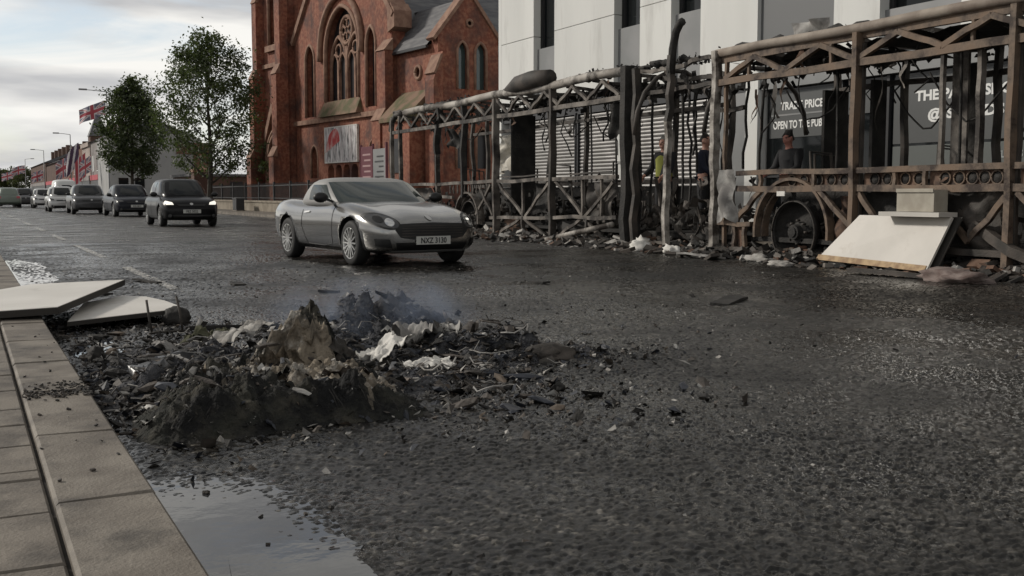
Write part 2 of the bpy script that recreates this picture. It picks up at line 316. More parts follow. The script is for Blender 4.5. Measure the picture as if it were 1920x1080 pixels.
def text_mesh(name, body, size, m, parent, mtx, sx=1.0, bold=0.0, ext=0.002, align='LEFT', fit=None):
    cu = bpy.data.curves.new(name, 'FONT'); cu.body = body; cu.size = size; cu.offset = bold; cu.extrude = ext; cu.align_x = align; cu.resolution_u = 3
    o = bpy.data.objects.new(name, cu); COL.objects.link(o)
    dg = bpy.context.evaluated_depsgraph_get(); dg.update(); me = bpy.data.meshes.new_from_object(o.evaluated_get(dg))
    bpy.data.objects.remove(o); bpy.data.curves.remove(cu)
    if fit: xs_ = [v.co.x for v in me.vertices]; sx = fit / (max(xs_) - min(xs_))
    me.transform(mtx @ Matrix.Diagonal((sx, 1, 1, 1))); me.materials.clear(); me.materials.append(m)
    ob = bpy.data.objects.new(name, me); COL.objects.link(ob); ob.parent = parent
    return ob
def arch(u0, u1, zb, zs, za, n=7):
    um = (u0 + u1) / 2; hw = um - u0; h = za - zs; r = (hw * hw + h * h) / (2 * hw)
    a1 = math.asin(min(1, h / r)); P = [(u0, zb)]
    A = [(u0 + r - r * math.cos(a1 * i / n), zs + r * math.sin(a1 * i / n)) for i in range(n + 1)]
    return P + A + [(u0 + u1 - a, b) for a, b in reversed(A[:-1])] + [(u1, zb)]
def nz3(p, s, o=0): return noise.noise(Vector(p) * s + Vector((o, o * 1.7, -o)))

# ------------------------------------------------------------------ ground, road, pavements
KX = 0.47
def sheet(name, pts, z, m):
    o = MB().add([(x, y, z) for x, y in pts], [tuple(range(len(pts)))]).build(name, m); tag(o, kind='structure'); return o
sheet('ground', [(-2500, -2500), (2500, -2500), (2500, 4000), (-2500, 4000)], -0.03, M_GRND)
road = sheet('road', [(KX + 0.002, -15), (13.5, -15), (13.5, 33), (11.7, 39), (11.7, 290), (KX + 0.002, 290)], 0.0, M_ROAD)
# the coarse chippings of the near road as real relief: every stone a small dome, each with its own tone
import numpy as np
def chippings(x0, x1, y0, y1, cell, sx_, sy_, gr, amp, fade, seed, paint=None):
    rg = np.random.default_rng(seed)
    gx = np.arange(x0, x1, sx_); ys_ = [y0]
    while ys_[-1] < y1: ys_.append(ys_[-1] + sy_ + gr * (ys_[-1] - y0))
    gy = np.array(ys_); X, Y = np.meshgrid(gx, gy)
    nx, ny = int((x1 - x0) / cell) + 5, int((gy[-1] - y0) / cell) + 5
    jx, jy, hh, tn = (rg.random((nx, ny)) for _ in range(4))
    ci = ((X - x0) / cell).astype(int) + 1; cj = ((Y - y0) / cell).astype(int) + 1
    best = np.full(X.shape, 1e9); H_ = np.zeros_like(X); T_ = np.zeros_like(X)
    for di in (-1, 0, 1):
        for dj in (-1, 0, 1):
            a, b = np.clip(ci + di, 0, nx - 1), np.clip(cj + dj, 0, ny - 1)
            d = np.hypot((a - 1 + jx[a, b]) * cell + x0 - X, (b - 1 + jy[a, b]) * cell + y0 - Y)
            m = d < best; best = np.where(m, d, best); H_ = np.where(m, hh[a, b], H_); T_ = np.where(m, tn[a, b], T_)
    r = cell * (0.55 + 0.25 * H_)
    z = np.sqrt(np.clip(1 - (best / r) ** 2, 0, 1)) * (0.002 + amp * H_)
    wave = 0.5 + 0.5 * np.sin(X * 2.1 + 1.3 * np.sin(Y * 1.7)) * np.sin(Y * 1.3 + 0.8)
    z = z * (0.8 + 0.45 * wave) + 0.0025
    e = np.minimum.reduce([np.ones_like(X), (X - x0) / fade[0], (gx[-1] - X) / fade[1], (Y - y0) / fade[2], (gy[-1] - Y) / fade[3]])
    hol = np.exp(-(np.abs((X - 0.60) / 0.26) ** 3 + np.abs((Y - 2.9) / 0.72) ** 3)) + 0.5 * np.exp(-(((X - 0.9) / 0.2) ** 2 + ((Y - 2.55) / 0.25) ** 2))
    z = -0.004 + z * np.clip(e, 0, 1) + 0.0015 * np.clip(e, 0, 1) - 0.010 * np.clip(hol, 0, 1)
    T_ = np.where(best < r, T_, 0.1)
    if paint is not None:      # a worn, dusty lane line still clings to some of the stones
        ln = np.exp(-((X - paint) / 0.16) ** 2) * (Y < 8.4) * (0.5 + 0.5 * np.sin(Y * 7 + 2 * np.sin(Y * 3))) + 0.5 * np.exp(-((X - paint - .9) / 0.5) ** 2) * (Y < 7.5) * (.5 + .5 * np.sin(X * 9 + Y * 2))
        T_ = np.where(rg.random(X.shape) < ln * 0.9, 0.93 + 0.07 * T_, T_)
    nR, nC = X.shape; me = bpy.data.meshes.new('chippings')
    idx = np.arange(nR * nC).reshape(nR, nC); q = np.stack([idx[:-1, :-1], idx[:-1, 1:], idx[1:, 1:], idx[1:, :-1]], -1).reshape(-1, 4)
    me.vertices.add(nR * nC); me.vertices.foreach_set('co', np.stack([X, Y, z], -1).astype(np.float32).ravel())
    me.loops.add(q.size); me.loops.foreach_set('vertex_index', q.astype(np.int32).ravel())
    me.polygons.add(len(q)); me.polygons.foreach_set('loop_start', np.arange(0, q.size, 4, dtype=np.int32))
    me.polygons.foreach_set('use_smooth', np.ones(len(q), dtype=bool))
    at = me.attributes.new('tone', 'FLOAT', 'POINT'); at.data.foreach_set('value', T_.astype(np.float32).ravel())
    me.update(calc_edges=True); me.validate(); me.materials.append(M_CHIP)
    o = bpy.data.objects.new('chippings', me); COL.objects.link(o); o.parent = road; tag(o, kind='stuff')
M_CHIP = asphalt('wet_chippings', (0.013, 0.0125, 0.012), (0.030, 0.029, 0.0275), None, 0.002, True)
chippings(KX + 0.02, 5.75, 1.75, 10.6, 0.021, 0.009, 0.0055, 0.0016, 0.0085, (.05, .4, .05, .5), 5)
chippings(5.35, 10.9, 3.4, 17.0, 0.032, 0.0165, 0.014, 0.0009, 0.010, (.4, .3, .1, 1.0), 6, 6.45)
chippings(KX + 0.02, 5.75, 10.1, 24.0, 0.036, 0.018, 0.017, 0.0011, 0.011, (.05, .4, .5, 3.0), 7)
def dash(x0, x1, y0, y1, m):
    n = 8; mb = MB(); vs = []
    for i in range(n + 1):
        y = y0 + (y1 - y0) * i / n; j = 0.012
        vs += [(x0 + random.uniform(-j, j), y, 0.009), (x1 + random.uniform(-j, j), y, 0.009)]
    mb.add(vs, [(2 * i, 2 * i + 1, 2 * i + 3, 2 * i + 2) for i in range(n)]).build('lane_dash', m, road)
for a, b in ((11.2, 15.0), (17.4, 21.9), (24.6, 28.4), (31, 34.5), (37, 41), (44, 48), (51, 55), (58, 62), (66, 70)): dash(1.85, 1.97, a, b, M_PAINT)
for a, b in ((40, 46), (50, 56), (61, 67)): dash(10.9, 11.02, a, b, M_PAINT)
dash(2.9, 3.3, 38, 40.2, M_PAINT2)
# left pavement: bed, slabs, kerb stones
pav = MB().box((-40, -15, -0.02), (0.455, 600, 0.085)).build('pavement', M_BED); tag(pav, kind='structure')
def slab(x0, x1, y0, y1, name, parent, m, z0=0.03, z1=0.1, b=0.008, tilt=0.0035):
    dz = [z1 + random.uniform(-tilt, tilt) for _ in range(4)]; g = 0.004
    x0 += g; x1 -= g; y0 += g; y1 -= g
    P = [(x0, y0), (x1, y0), (x1, y1), (x0, y1)]; Q = [(x0 + b, y0 + b), (x1 - b, y0 + b), (x1 - b, y1 - b), (x0 + b, y1 - b)]
    vs = [(x, y, z0) for x, y in P] + [(x, y, dz[i] - b) for i, (x, y) in enumerate(P)] + [(x, y, dz[i]) for i, (x, y) in enumerate(Q)]
    fs = [(3, 2, 1, 0), (8, 9, 10, 11)]
    for k in (0, 4): fs += [(k + i, k + (i + 1) % 4, k + 4 + (i + 1) % 4, k + 4 + i) for i in range(4)]
    return MB().add(vs, fs).build(name, m, parent)
ys = [0.8, 1.25, 1.72, 2.19, 2.67, 3.14, 3.53, 3.64, 4.02, 4.40, 4.73]
while ys[-1] < 24: ys.append(ys[-1] + 0.46)
for c, (xa, xb) in enumerate(((-0.42, 0.19), (-1.03, -0.42), (-1.64, -1.03))):
    for i in range(len(ys) - 1):
        if c and (ys[i] > 12): continue
        slab(xa, xb, ys[i] + (0.2 * c), ys[i + 1] + (0.2 * c), 'paving_slab', pav, M_SLAB)
kerb = MB().box((0.195, -15, -0.02), (0.462, 600, 0.08)).build('kerb', M_BED); tag(kerb, kind='structure')
y = 0.4
while y < 60:
    slab(0.193, KX, y, y + 0.92, 'kerb_stone', kerb, M_KERB, z0=-0.01, z1=0.115, b=0.010, tilt=0.004); y += 0.923
# right pavement
pr = [(13.56, -15), (60, -15), (60, 600), (11.76, 600), (11.76, 39), (13.56, 33)]
pav2 = MB().add([(x, y, 0.12) for x, y in pr] + [(x, y, -0.02) for x, y in pr], [tuple(range(6))] + [(i, (i + 1) % 6, (i + 1) % 6 + 6, i + 6) for i in range(6)]).build('pavement_far', M_SLAB); tag(pav2, kind='structure')
k2 = MB()
for (a, b) in (((13.52, -15), (13.52, 33)), ((13.52, 33), (11.72, 39)), ((11.72, 39), (11.72, 600))):
    k2.bar((a[0], a[1], 0.06), (b[0], b[1], 0.06), 0.16, 0.13)
tag(k2.build('kerb_far', M_KERB), kind='structure')

# ------------------------------------------------------------------ puddles
def puddle(name, cx, cy, rx, ry, seed, label, clampx=None, zz=0.012):
    n = 60; pts = []
    for i in range(n):
        t = 2 * PI * i / n; k = 1 + 0.35 * nz3((math.cos(t), math.sin(t), 0), 1.6, seed) + 0.12 * nz3((math.cos(t), math.sin(t), 0), 6, seed)
        x = cx + rx * k * math.cos(t); yy = cy + ry * k * math.sin(t)
        if clampx: x = max(x, clampx)
        pts.append((x, yy, zz))
    o = MB().add(pts + [(cx, cy, zz)], [(i, (i + 1) % n, n) for i in range(n)]).build(name, M_WATER); tag(o, kind='structure'); return o
puddle('puddle', 0.60, 2.85, 0.40, 1.05, 3, '', KX + 0.004, 0.0012)
puddle('puddle', 0.66, 14.6, 0.30, 2.8, 11, '', KX + 0.004, 0.0075)
puddle('puddle', 0.74, 7.0, 0.18, 0.40, 5, '', KX + 0.004, 0.008)


# ------------------------------------------------------------------ church (local: u along the front away from us, v inwards, z up)
CH = empty('church', (19, 50, 0), R(6.7), 'red brick gothic church with tall traceried window behind the burnt bus', 'church')
def cv(u, v, z): return (v, u, z)          # local x = inwards, local y = along the front
def cprism(name, outline, v0, v1, m, parent=CH, smooth=False):
    return MB().prism(outline, lambda a, b, d: cv(a, d, b), v0, v1).build(name, m, parent, smooth)
def cbox(name, u0, u1, v0, v1, z0, z1, m, parent=CH): return boxpart(name, (v0, u0, z0), (v1, u1, z1), m, parent)
def ccut(outlines, v0, v1):
    r = []
    for o in outlines:
        c = MB().prism(o, lambda a, b, d: cv(a, d, b), v0, v1).build('cutter', M_STONE, CH); r.append(c)
    return r
bigw = arch(3.55, 7.75, 6.05, 8.6, 11.0, 10)
lanL = arch(9.2, 10.5, 5.35, 8.5, 9.4); lanR = arch(1.6, 2.7, 5.45, 8.6, 9.5)
smL = arch(8.95, 9.95, 1.9, 3.1, 3.75); smR = arch(1.55, 2.5, 1.9, 3.15, 3.8)
arc = [arch(3.8 + i * 1.0, 4.6 + i * 1.0, 1.4, 2.25, 2.6, 4) for i in range(4)]
front = [(-0.1, 0), (11.9, 0), (11.9, 9.9), (5.75, 16.4), (-0.1, 9.9)]
wall = cprism('wall', front, 0, 0.75, M_BRICK)
cut(wall, ccut([bigw, lanL, lanR, smL, smR] + arc, -0.3, 1.2))
def glazing(name, o, v=0.38): return cprism(name, o, v, v + 0.05, M_LEAD)
gw = glazing('window', bigw, 0.45)
for o in (lanL, lanR, smL, smR, *arc):
    g = glazing('window', o)
    u0, u1 = o[0][0], o[-1][0]
    if u1 - u0 > 0.9: cprism('mullion', [((u0 + u1) / 2 - .05, o[0][1]), ((u0 + u1) / 2 + .05, o[0][1]), ((u0 + u1) / 2 + .05, o[5][1]), ((u0 + u1) / 2 - .05, o[5][1])], 0.26, 0.37, M_STONE, g)
# tracery of the great window
def loop_tube(name, pts, r, v, m, parent): return MB().tube([cv(a, v, b) for a, b in pts], r, 6).build(name, m, parent, True)
for u in (4.6, 5.65, 6.7): cbox('mullion', u - 0.09 - (0.05 if u == 5.65 else 0), u + 0.09 + (0.05 if u == 5.65 else 0), 0.26, 0.44, 6.05, 8.9 if u == 5.65 else 8.2, M_STONE, gw)
for a, b in ((3.6, 5.6), (5.7, 7.7)):
    loop_tube('tracery', arch(a, b, 6.1, 8.0, 9.5, 8), 0.11, 0.35, M_STONE, gw)
    for c in (0, 1): loop_tube('tracery', arch(a + c * (b - a) / 2 + .06, a + (c + 1) * (b - a) / 2 - .06, 7.6, 7.9, 8.6, 6), 0.07, 0.35, M_STONE, gw)
    loop_tube('tracery', [((a + b) / 2 + 0.33 * math.cos(t * PI / 8), 8.75 + 0.33 * math.sin(t * PI / 8)) for t in range(17)], 0.07, 0.35, M_STONE, gw)
loop_tube('tracery', [(5.65 + 0.72 * math.cos(t * PI / 12), 9.75 + 0.72 * math.sin(t * PI / 12)) for t in range(25)], 0.12, 0.35, M_STONE, gw)
for k in range(6):
    t = k * PI / 3; loop_tube('tracery', [(5.65 + 0.4 * math.cos(t) + 0.24 * math.cos(q * PI / 5), 9.75 + 0.4 * math.sin(t) + 0.24 * math.sin(q * PI / 5)) for q in range(11)], 0.05, 0.35, M_STONE, gw)
# stone dressings
def moulding(name, o, r, v=-0.06, start=1, end=-1): return loop_tube(name, o[start:end], r, v, M_STONE, CH)
moulding('hood_mould', arch(3.05, 8.25, 8.3, 8.75, 11.55, 12), 0.17, -0.1, 0, 99)
for o, k in ((bigw, 0.13), (lanL, 0.10), (lanR, 0.10), (smL, 0.07), (smR, 0.07)): loop_tube('window_surround', o, k, 0.02, M_STONE, CH)
cprism('string_course', [(-0.15, 4.95), (11.95, 4.95), (11.95, 5.2), (-0.15, 5.2)], -0.18, -0.003, M_STONE)
MB().add([cv(3.2, -0.4, 5.21), cv(8.1, -0.4, 5.21), cv(8.1, -0.003, 5.21), cv(3.2, -0.003, 5.21), cv(3.4, -0.003, 6.04), cv(7.9, -0.003, 6.04)],
         [(0, 1, 5, 4), (0, 4, 3), (1, 2, 5), (0, 3, 2, 1), (3, 4, 5, 2)]).build('window_sill', M_MOSS, CH)
for a, b in (((-0.45, 9.7), (5.75, 16.6)), ((5.75, 16.6), (12.2, 9.7))):
    MB().bar(cv(a[0], 0.33, a[1]), cv(b[0], 0.33, b[1]), 1.0, 0.3).build('coping', M_STONE, CH)
cprism('kneeler', [(-0.62, 9.1), (0.1, 8.9), (0.1, 10.1), (-0.25, 10.3), (-0.62, 9.9)], -0.12, 0.85, M_STONE)
def buttress(u0, u1, steps, vback, m=M_BRICK):
    # steps: (z_top, projection) from the bottom up; each step has a sloping stone offset
    z = 0
    for zt, p in steps:
        cbox('buttress', u0, u1, vback - p, vback, z, zt, m); nxt = 0.0
        idx = [s[0] for s in steps].index(zt)
        pn = steps[idx + 1][1] if idx + 1 < len(steps) else 0.01
        MB().add([cv(u0 - .04, vback - p - .06, zt + .003), cv(u1 + .04, vback - p - .06, zt + .003), cv(u1 + .04, vback - pn - 0.002, zt + .003), cv(u0 - .04, vback - pn - 0.002, zt + .003),
                  cv(u0 - .04, vback - pn - 0.002, zt + 0.6), cv(u1 + .04, vback - pn - 0.002, zt + 0.6)], [(0, 1, 5, 4), (0, 4, 3), (1, 2, 5), (0, 3, 2, 1), (3, 4, 5, 2)]).build('buttress_cap', M_STONE, CH)
        z = zt + 0.005
buttress(-0.25, 0.65, [(4.6, 0.75), (8.0, 0.45)], -0.004)
# nave side wall and roof
cbox('wall', -0.05, 0.5, 0.76, 30, 0, 8.4, M_BRICK); cbox('wall', 11.3, 11.85, 0.76, 30, 0, 8.4, M_BRICK)
MB().add([cv(-0.45, 0.78, 8.3), cv(-0.45, 31, 8.3), cv(5.75, 31, 16.0), cv(5.75, 0.78, 16.0), cv(12.2, 31, 8.3), cv(12.2, 0.78, 8.3)], [(0, 1, 2, 3), (3, 2, 4, 5)]).build('roof', M_SLATE, CH, fix=False)
# transept: its ridge runs along the street, its gable end looks at us
TU, T0, T1, TE, TA = -4.2, 0.25, 3.55, 8.35, 10.35
gab = MB().prism([(T0, 0), (T1, 0), (T1, TE), ((T0 + T1) / 2, TA), (T0, TE)], lambda a, b, d: cv(d, a, b), TU, TU + 0.6).build('wall', M_BRICK, CH)
l1 = arch(1.27, 1.85, 5.9, 7.6, 8.1, 5); l2 = arch(2.25, 2.88, 5.9, 7.6, 8.1, 5); l3 = [(1.95 + 0.16 * math.cos(t * PI / 6), 8.95 + 0.16 * math.sin(t * PI / 6)) for t in range(12)]
l4 = arch(1.2, 1.95, 2.2, 3.6, 4.1, 5); l5 = arch(2.3, 3.05, 2.2, 3.6, 4.1, 5)
LS = (l1, l2, l3, l4, l5)
cut(gab, [MB().prism(o, lambda a, b, d: cv(d, a, b), TU - 0.3, TU + 1).build('cutter', M_STONE, CH) for o in LS])
for o in LS:
    MB().prism(o, lambda a, b, d: cv(d, a, b), TU + 0.22, TU + 0.27).build('window', M_TEAL if o in (l1, l2) else M_LEAD, CH)
    MB().tube([cv(TU - 0.01, a, b) for a, b in o] + ([cv(TU - .01, *o[0])] if o is l3 else []), 0.07, 6).build('window_surround', M_STONE, CH, True)
for a, b in (((T0 - 0.25, TE - 0.25), ((T0 + T1) / 2, TA + 0.12)), (((T0 + T1) / 2, TA + 0.12), (T1 + 0.25, TE - 0.25))):
    MB().bar(cv(TU + 0.25, a[0], a[1]), cv(TU + 0.25, b[0], b[1]), 0.7, 0.16).build('coping', M_STONE, CH)
side = cbox('wall', TU + 0.61, -0.1, T0, T0 + 0.5, 0, 7.95, M_BRICK)
rw = [(-2.35 + 0.3 * math.cos(t * PI / 8), 6.75 + 0.3 * math.sin(t * PI / 8)) for t in range(16)]
cut(side, ccut([rw], T0 - 0.3, T0 + 0.9))
cprism('window', rw, T0 + 0.2, T0 + 0.25, M_LEAD); loop_tube('window_surround', rw + rw[:1], 0.09, T0 - 0.01, M_STONE, CH)
MB().add([cv(TU + 0.61, T0 - 0.25, 7.9), cv(0.6, T0 - 0.25, 7.9), cv(0.6, 1.9, 10.15), cv(TU + 0.61, 1.9, 10.15), cv(TU + 0.61, T1 + .25, 7.9), cv(3, T1 + .25, 7.9), cv(3, 1.9, 10.15)],
         [(0, 1, 2, 3), (3, 6, 5, 4)]).build('roof', M_SLATE, CH, fix=False)
cbox('gutter', TU + 0.62, -0.1, T0 - 0.3, T0 - 0.16, 7.76, 7.88, M_LEAD)
MB().add([cv(TU - .45, T0 - .5, 0), cv(TU + .35, T0 - .5, 0), cv(TU + .35, T0 - .004, 0), cv(TU - .45, T0 - .004, 0), cv(TU - .45, T0 - .5, 6.2), cv(TU + .35, T0 - .5, 6.2), cv(TU + .35, T0 - .004, 7.5), cv(TU - .45, T0 - .004, 7.5)],
         [(3, 2, 1, 0), (4, 5, 6, 7), (0, 1, 5, 4), (1, 2, 6, 5), (2, 3, 7, 6), (3, 0, 4, 7)]).build('buttress', M_BRICK, CH)
MB().obox(cv(TU - .05, T0 - .26, 6.93), (0.95, 0.9, 0.12), (0, -1.17, 0)).build('buttress_cap', M_STONE, CH)
# lean-to porch between nave and transept
MB().add([cv(-3.6, T0 - 1.3, 4.6), cv(-0.7, T0 - 1.3, 4.6), cv(-0.7, T0 - 0.004, 5.9), cv(-3.6, T0 - 0.004, 5.9), cv(-3.6, T0 - 1.3, 4.4), cv(-0.7, T0 - 1.3, 4.4), cv(-0.7, T0 - .004, 4.4), cv(-3.6, T0 - .004, 4.4)],
         [(0, 1, 2, 3), (0, 3, 7, 4), (1, 5, 6, 2), (0, 4, 5, 1), (4, 7, 6, 5)]).build('porch_roof', M_MOSS, CH)
cbox('porch_wall', -3.5, -0.8, T0 - 1.15, T0 - .01, 0, 4.39, M_BRICK)
cbox('window', -2.6, -1.6, T0 - 1.2, T0 - 1.16, 2.0, 3.6, M_LEAD)
# tower
tw0, tw1, tv0, tv1 = 12.6, 16.6, -0.3, 4.6
tow = cbox('tower_wall', tw0, tw1, tv0, tv1, 0, 16.6, M_BRICK)
louv = arch(14.1, 15.2, 9.9, 13.6, 15, 6); dr = arch(13.5, 15.5, -0.2, 2.9, 4.5, 8)
cut(tow, ccut([louv, dr], tv0 - 0.4, tv0 + 0.9))
lw = cprism('louvre_window', louv, tv0 + 0.7, tv0 + 0.75, M_LEAD)
for i in range(9): MB().obox(cv(14.65, tv0 + 0.45, 10.15 + i * 0.45), (0.3, 1.25, 0.05), (0, 0.7, 0)).build('louvre', M_SLATE, lw)
loop_tube('window_surround', louv, 0.12, tv0, M_STONE, CH)
d = cprism('door', arch(13.5, 15.5, 0.12, 2.9, 4.5, 8), tv0 + 0.6, tv0 + 0.68, mat('church_door', (0.02, 0.014, 0.01), 0.7)); MB().obox(cv(14.6, tv0 + 0.56, 1.3), (0.06, 0.08, 0.3), (0, 0, 0)).build('handle', M_FENCE, d)
for k, rr in enumerate((0.14, 0.12)): loop_tube('door_surround', arch(13.45 - k * .22, 15.55 + k * .22, 0, 2.9, 4.55 + k * .3, 8), rr, tv0 - 0.05 - 0.02 * k, M_STONE, CH)
cprism('door_gablet', [(13.2, 4.6), (13.4, 4.2), (14.5, 5.9), (15.6, 4.2), (15.8, 4.6), (14.5, 6.5)], tv0 - 0.25, tv0 - 0.003, M_STONE)
cbox('string_course', tw0 - .1, tw1 + .1, tv0 - .15, tv0 - .003, 8.6, 8.85, M_STONE)
cprism('window_sill', [(13.8, 9.55), (15.5, 9.55), (15.5, 9.9), (13.8, 9.9)], tv0 - .2, tv0 - .003, M_STONE)
for u0, u1 in ((12.35, 13.1), (16.1, 16.8)):
    buttress(u0, u1, [(3.2, 1.0), (8.0, 0.75), (12.6, 0.5), (15.6, 0.3)], tv0 - 0.004)
MB().box((tv0 + 0.1, tw1, 0), (tv0 + 0.9, tw1 + 0.45, 8.2)).build('buttress', M_BRICK, CH)
MB().box((tv0 + 0.1, tw1 + .001, 8.2), (tv0 + 0.9, tw1 + 0.25, 12.8)).build('buttress', M_BRICK, CH)
cbox('wall', 11.86, 12.59, 0.2, 1.0, 0, 12, M_BRICK)
# poster on the church front
pm = mat('poster_print', (0.45, 0.40, 0.40), 0.6, col2=(0.72, 0.70, 0.70), scale=1.6, stretch=(1, 2.6, 0.5), col3=(0.10, 0.10, 0.10), scale3=2.8, lo3=0.5, hi3=0.6)
po = empty('poster', CH.matrix_basis @ Vector(cv(5.7, -0.06, 2.75)), R(6.7), 'large framed poster, white with red corner, on the church front', 'poster')
MB().box((-0.05, -2.0, 0), (0.055, 2.0, 1.85)).build('board', pm, po)
MB().add([(-0.054, 1.99 - 1.9 * math.cos(t * PI / 12) if t < 7 else 1.99, 1.1 + 0.7 * math.sin(t * PI / 6)) for t in range(6)] + [(-0.054, 1.99, 0.5)], [tuple(range(7))]).build('red_print', mat('poster_red', (0.45, 0.04, 0.04), 0.6, col2=(0.6, 0.4, 0.38), scale=2, lo=0.45, hi=0.7), po)
for a, b in (((-0.07, -2.05, -0.06), (0.05, 2.05, -0.002)), ((-0.07, -2.05, 1.852), (0.05, 2.05, 1.9)), ((-0.07, -2.06, -0.002), (0.05, -2.002, 1.852)), ((-0.07, 2.002, -0.002), (0.05, 2.06, 1.852))):
    boxpart('frame', a, b, M_PAPER, po)
# maroon noticeboard in the church yard
nb = empty('notice_board', (16.3, 45.3, 0.12), R(0), 'maroon notice board with a pale panel in front of the church', 'sign')
boxpart('panel', (-0.03, -0.1, 1.3), (0.03, 1.45, 3.0), M_MAROON, nb); boxpart('panel', (-0.03, -1.75, 1.3), (0.03, -0.13, 2.85), M_GREYP, nb)
for yy in (-1.8, -0.115, 1.5): boxpart('post', (-0.05, yy - 0.04, 0), (0.05, yy + 0.04, 3.1), M_MAROON, nb)
for i in range(5):
    boxpart('print_line', (-0.036, 0.15, 1.6 + i * 0.25), (-0.032, 1.2 - 0.2 * (i % 2), 1.68 + i * 0.25), mat('board_print', (0.35, 0.22, 0.22), 0.6), nb)
    boxpart('print_line', (-0.036, -1.5, 1.6 + i * 0.22), (-0.032, -0.4 - 0.25 * (i % 3), 1.67 + i * 0.22), M_FRAME, nb)
# low wall and railing of the church yard
fw = empty('railing', (13.9, 50, 0.12), 0, 'black iron railing on a low sandstone wall before the church', 'railing')
boxpart('base_wall', (-0.2, -12, 0), (0.2, 18, 0.45), M_SANDW, fw); boxpart('coping', (-0.25, -12, 0.452), (0.25, 18, 0.55), M_SANDW, fw)
boxpart('top_rail', (-0.025, -12, 1.28), (0.025, 18, 1.33), M_FENCE, fw); boxpart('bottom_rail', (-0.025, -12, 0.66), (0.025, 18, 0.70), M_FENCE, fw)
mbp = MB().box((-0.011, -0.011, 0.55), (0.011, 0.011, 1.42)); b0 = mbp.build('baluster', M_FENCE, fw); b0.location = (0, -11.9, 0)
for i in range(1, 186):
    c = b0.copy(); COL.objects.link(c); c.parent = fw; c.location = (0, -11.9 + i * 0.16, 0)
for i in range(11): boxpart('rail_post', (-0.05, -12 + i * 3, 0.55), (0.05, -11.9 + i * 3, 1.5), M_FENCE, fw)
gp = empty('gate_pier', (13.9, 71.5, 0.12), 0, 'dark brick gate pier with stone cap at the railing end', 'gate pier')
boxpart('shaft', (-0.5, -0.5, 0), (0.5, 0.5, 2.3), M_TERR[1], gp); MB().add([(-.6, -.6, 2.302), (.6, -.6, 2.302), (.6, .6, 2.302), (-.6, .6, 2.302), (-.6, -.6, 2.45), (.6, -.6, 2.45), (.6, .6, 2.45), (-.6, .6, 2.45), (0, 0, 2.75)],
    [(3, 2, 1, 0), (0, 1, 5, 4), (1, 2, 6, 5), (2, 3, 7, 6), (3, 0, 4, 7), (4, 5, 8), (5, 6, 8), (6, 7, 8), (7, 4, 8)]).build('cap', M_STONE, gp)
cb = empty('utility_cabinet', (12.9, 56.5, 0.12), 0, 'squat dark utility cabinet on the pavement before the railing', 'cabinet')
boxpart('box', (-0.2, -0.45, 0.05), (0.2, 0.45, 0.62), M_FENCE, cb); boxpart('plinth', (-0.23, -0.48, 0), (0.23, 0.48, 0.048), M_KERB, cb); boxpart('lid', (-0.23, -0.48, 0.622), (0.23, 0.48, 0.67), M_FRAME, cb)
boxpart('door', (-0.215, -0.4, 0.1), (-0.202, -0.01, 0.58), M_FRAME, cb); boxpart('door', (-0.215, 0.01, 0.1), (-0.202, 0.4, 0.58), M_FRAME, cb)

# ------------------------------------------------------------------ white panelled building with shutters and shop front (front plane X = 16)
SB = empty('shop_building', (16, 20, 0.12), 0, 'white panelled building with roller shutters and paint shop windows', 'building')
def sbox(name, x0, x1, y0, y1, z0, z1, m, parent=SB): return boxpart(name, (x0 - 16, y0 - 20, z0 - 0.12), (x1 - 16, y1 - 20, z1 - 0.12), m, parent)
sbox('core_wall', 16.4, 28, -6, 31.9, 0.12, 11.2, M_DARKW)
sbox('side_wall', 16.0, 28, 31.91, 32.1, 0.12, 11.3, M_WHITEP)
strips = [(29.66, 28.36), (25.04, 23.8), (22.4, 21.2), (19.1, 16.75), (15.5, 13.6), (10.6, 9.0), (6.5, 5.0), (2.5, 1.0)]
edges = [31.905] + [v for s in strips for v in s] + [-6]
rows = [(3.72, 5.85), (5.87, 8.0), (8.02, 11.25)]
for i in range(0, len(edges), 2):
    a, b = edges[i], edges[i + 1]
    for z0, z1 in rows:
        z0 += random.uniform(-.002, .002)
        sbox('facade_panel', 16.0, 16.25, b + 0.008, a - 0.008, z0, z1, M_WHITEP)
        sbox('panel_back', 16.26, 16.4, b + 0.006, a - 0.006, z0 - .01, z1, M_DARKW)
for n, (a, b) in enumerate(strips):
    zz = 5.47 if n < 3 else (3.74 if n == 3 else 4.55)
    if zz > 3.8: sbox('spandrel_panel', 16.14, 16.35, b + 0.003, a - 0.003, 3.72, zz, M_GREYP)
    w_ = a - b
    if n == 3:
        sbox('spandrel_panel', 16.10, 16.35, b + 0.003, a - 0.003, 3.72, 7.5, mat('mid_grey_spandrel', (0.13, 0.133, 0.135), 0.5)); zz = 7.5
    wi = sbox('window', 16.36, 16.39, b + 0.003, a - 0.003, zz, 11.1, M_GLASS)
    sbox('frame', 16.28, 16.355, b + 0.004, b + 0.07 + (0.25 * w_ if n < 3 else 0), zz + .003, 11.1, M_TEAL if n else M_WHITEP, wi)
    sbox('frame', 16.29, 16.355, a - 0.07, a - 0.004, zz + .003, 11.1, M_FRAME, wi)
sbox('parapet', 15.95, 16.5, -6, 32.15, 11.27, 11.45, M_GREYP)
sbox('fascia', 16.05, 16.39, 19.45, 31.9, 3.3, 3.70, M_FRAME)
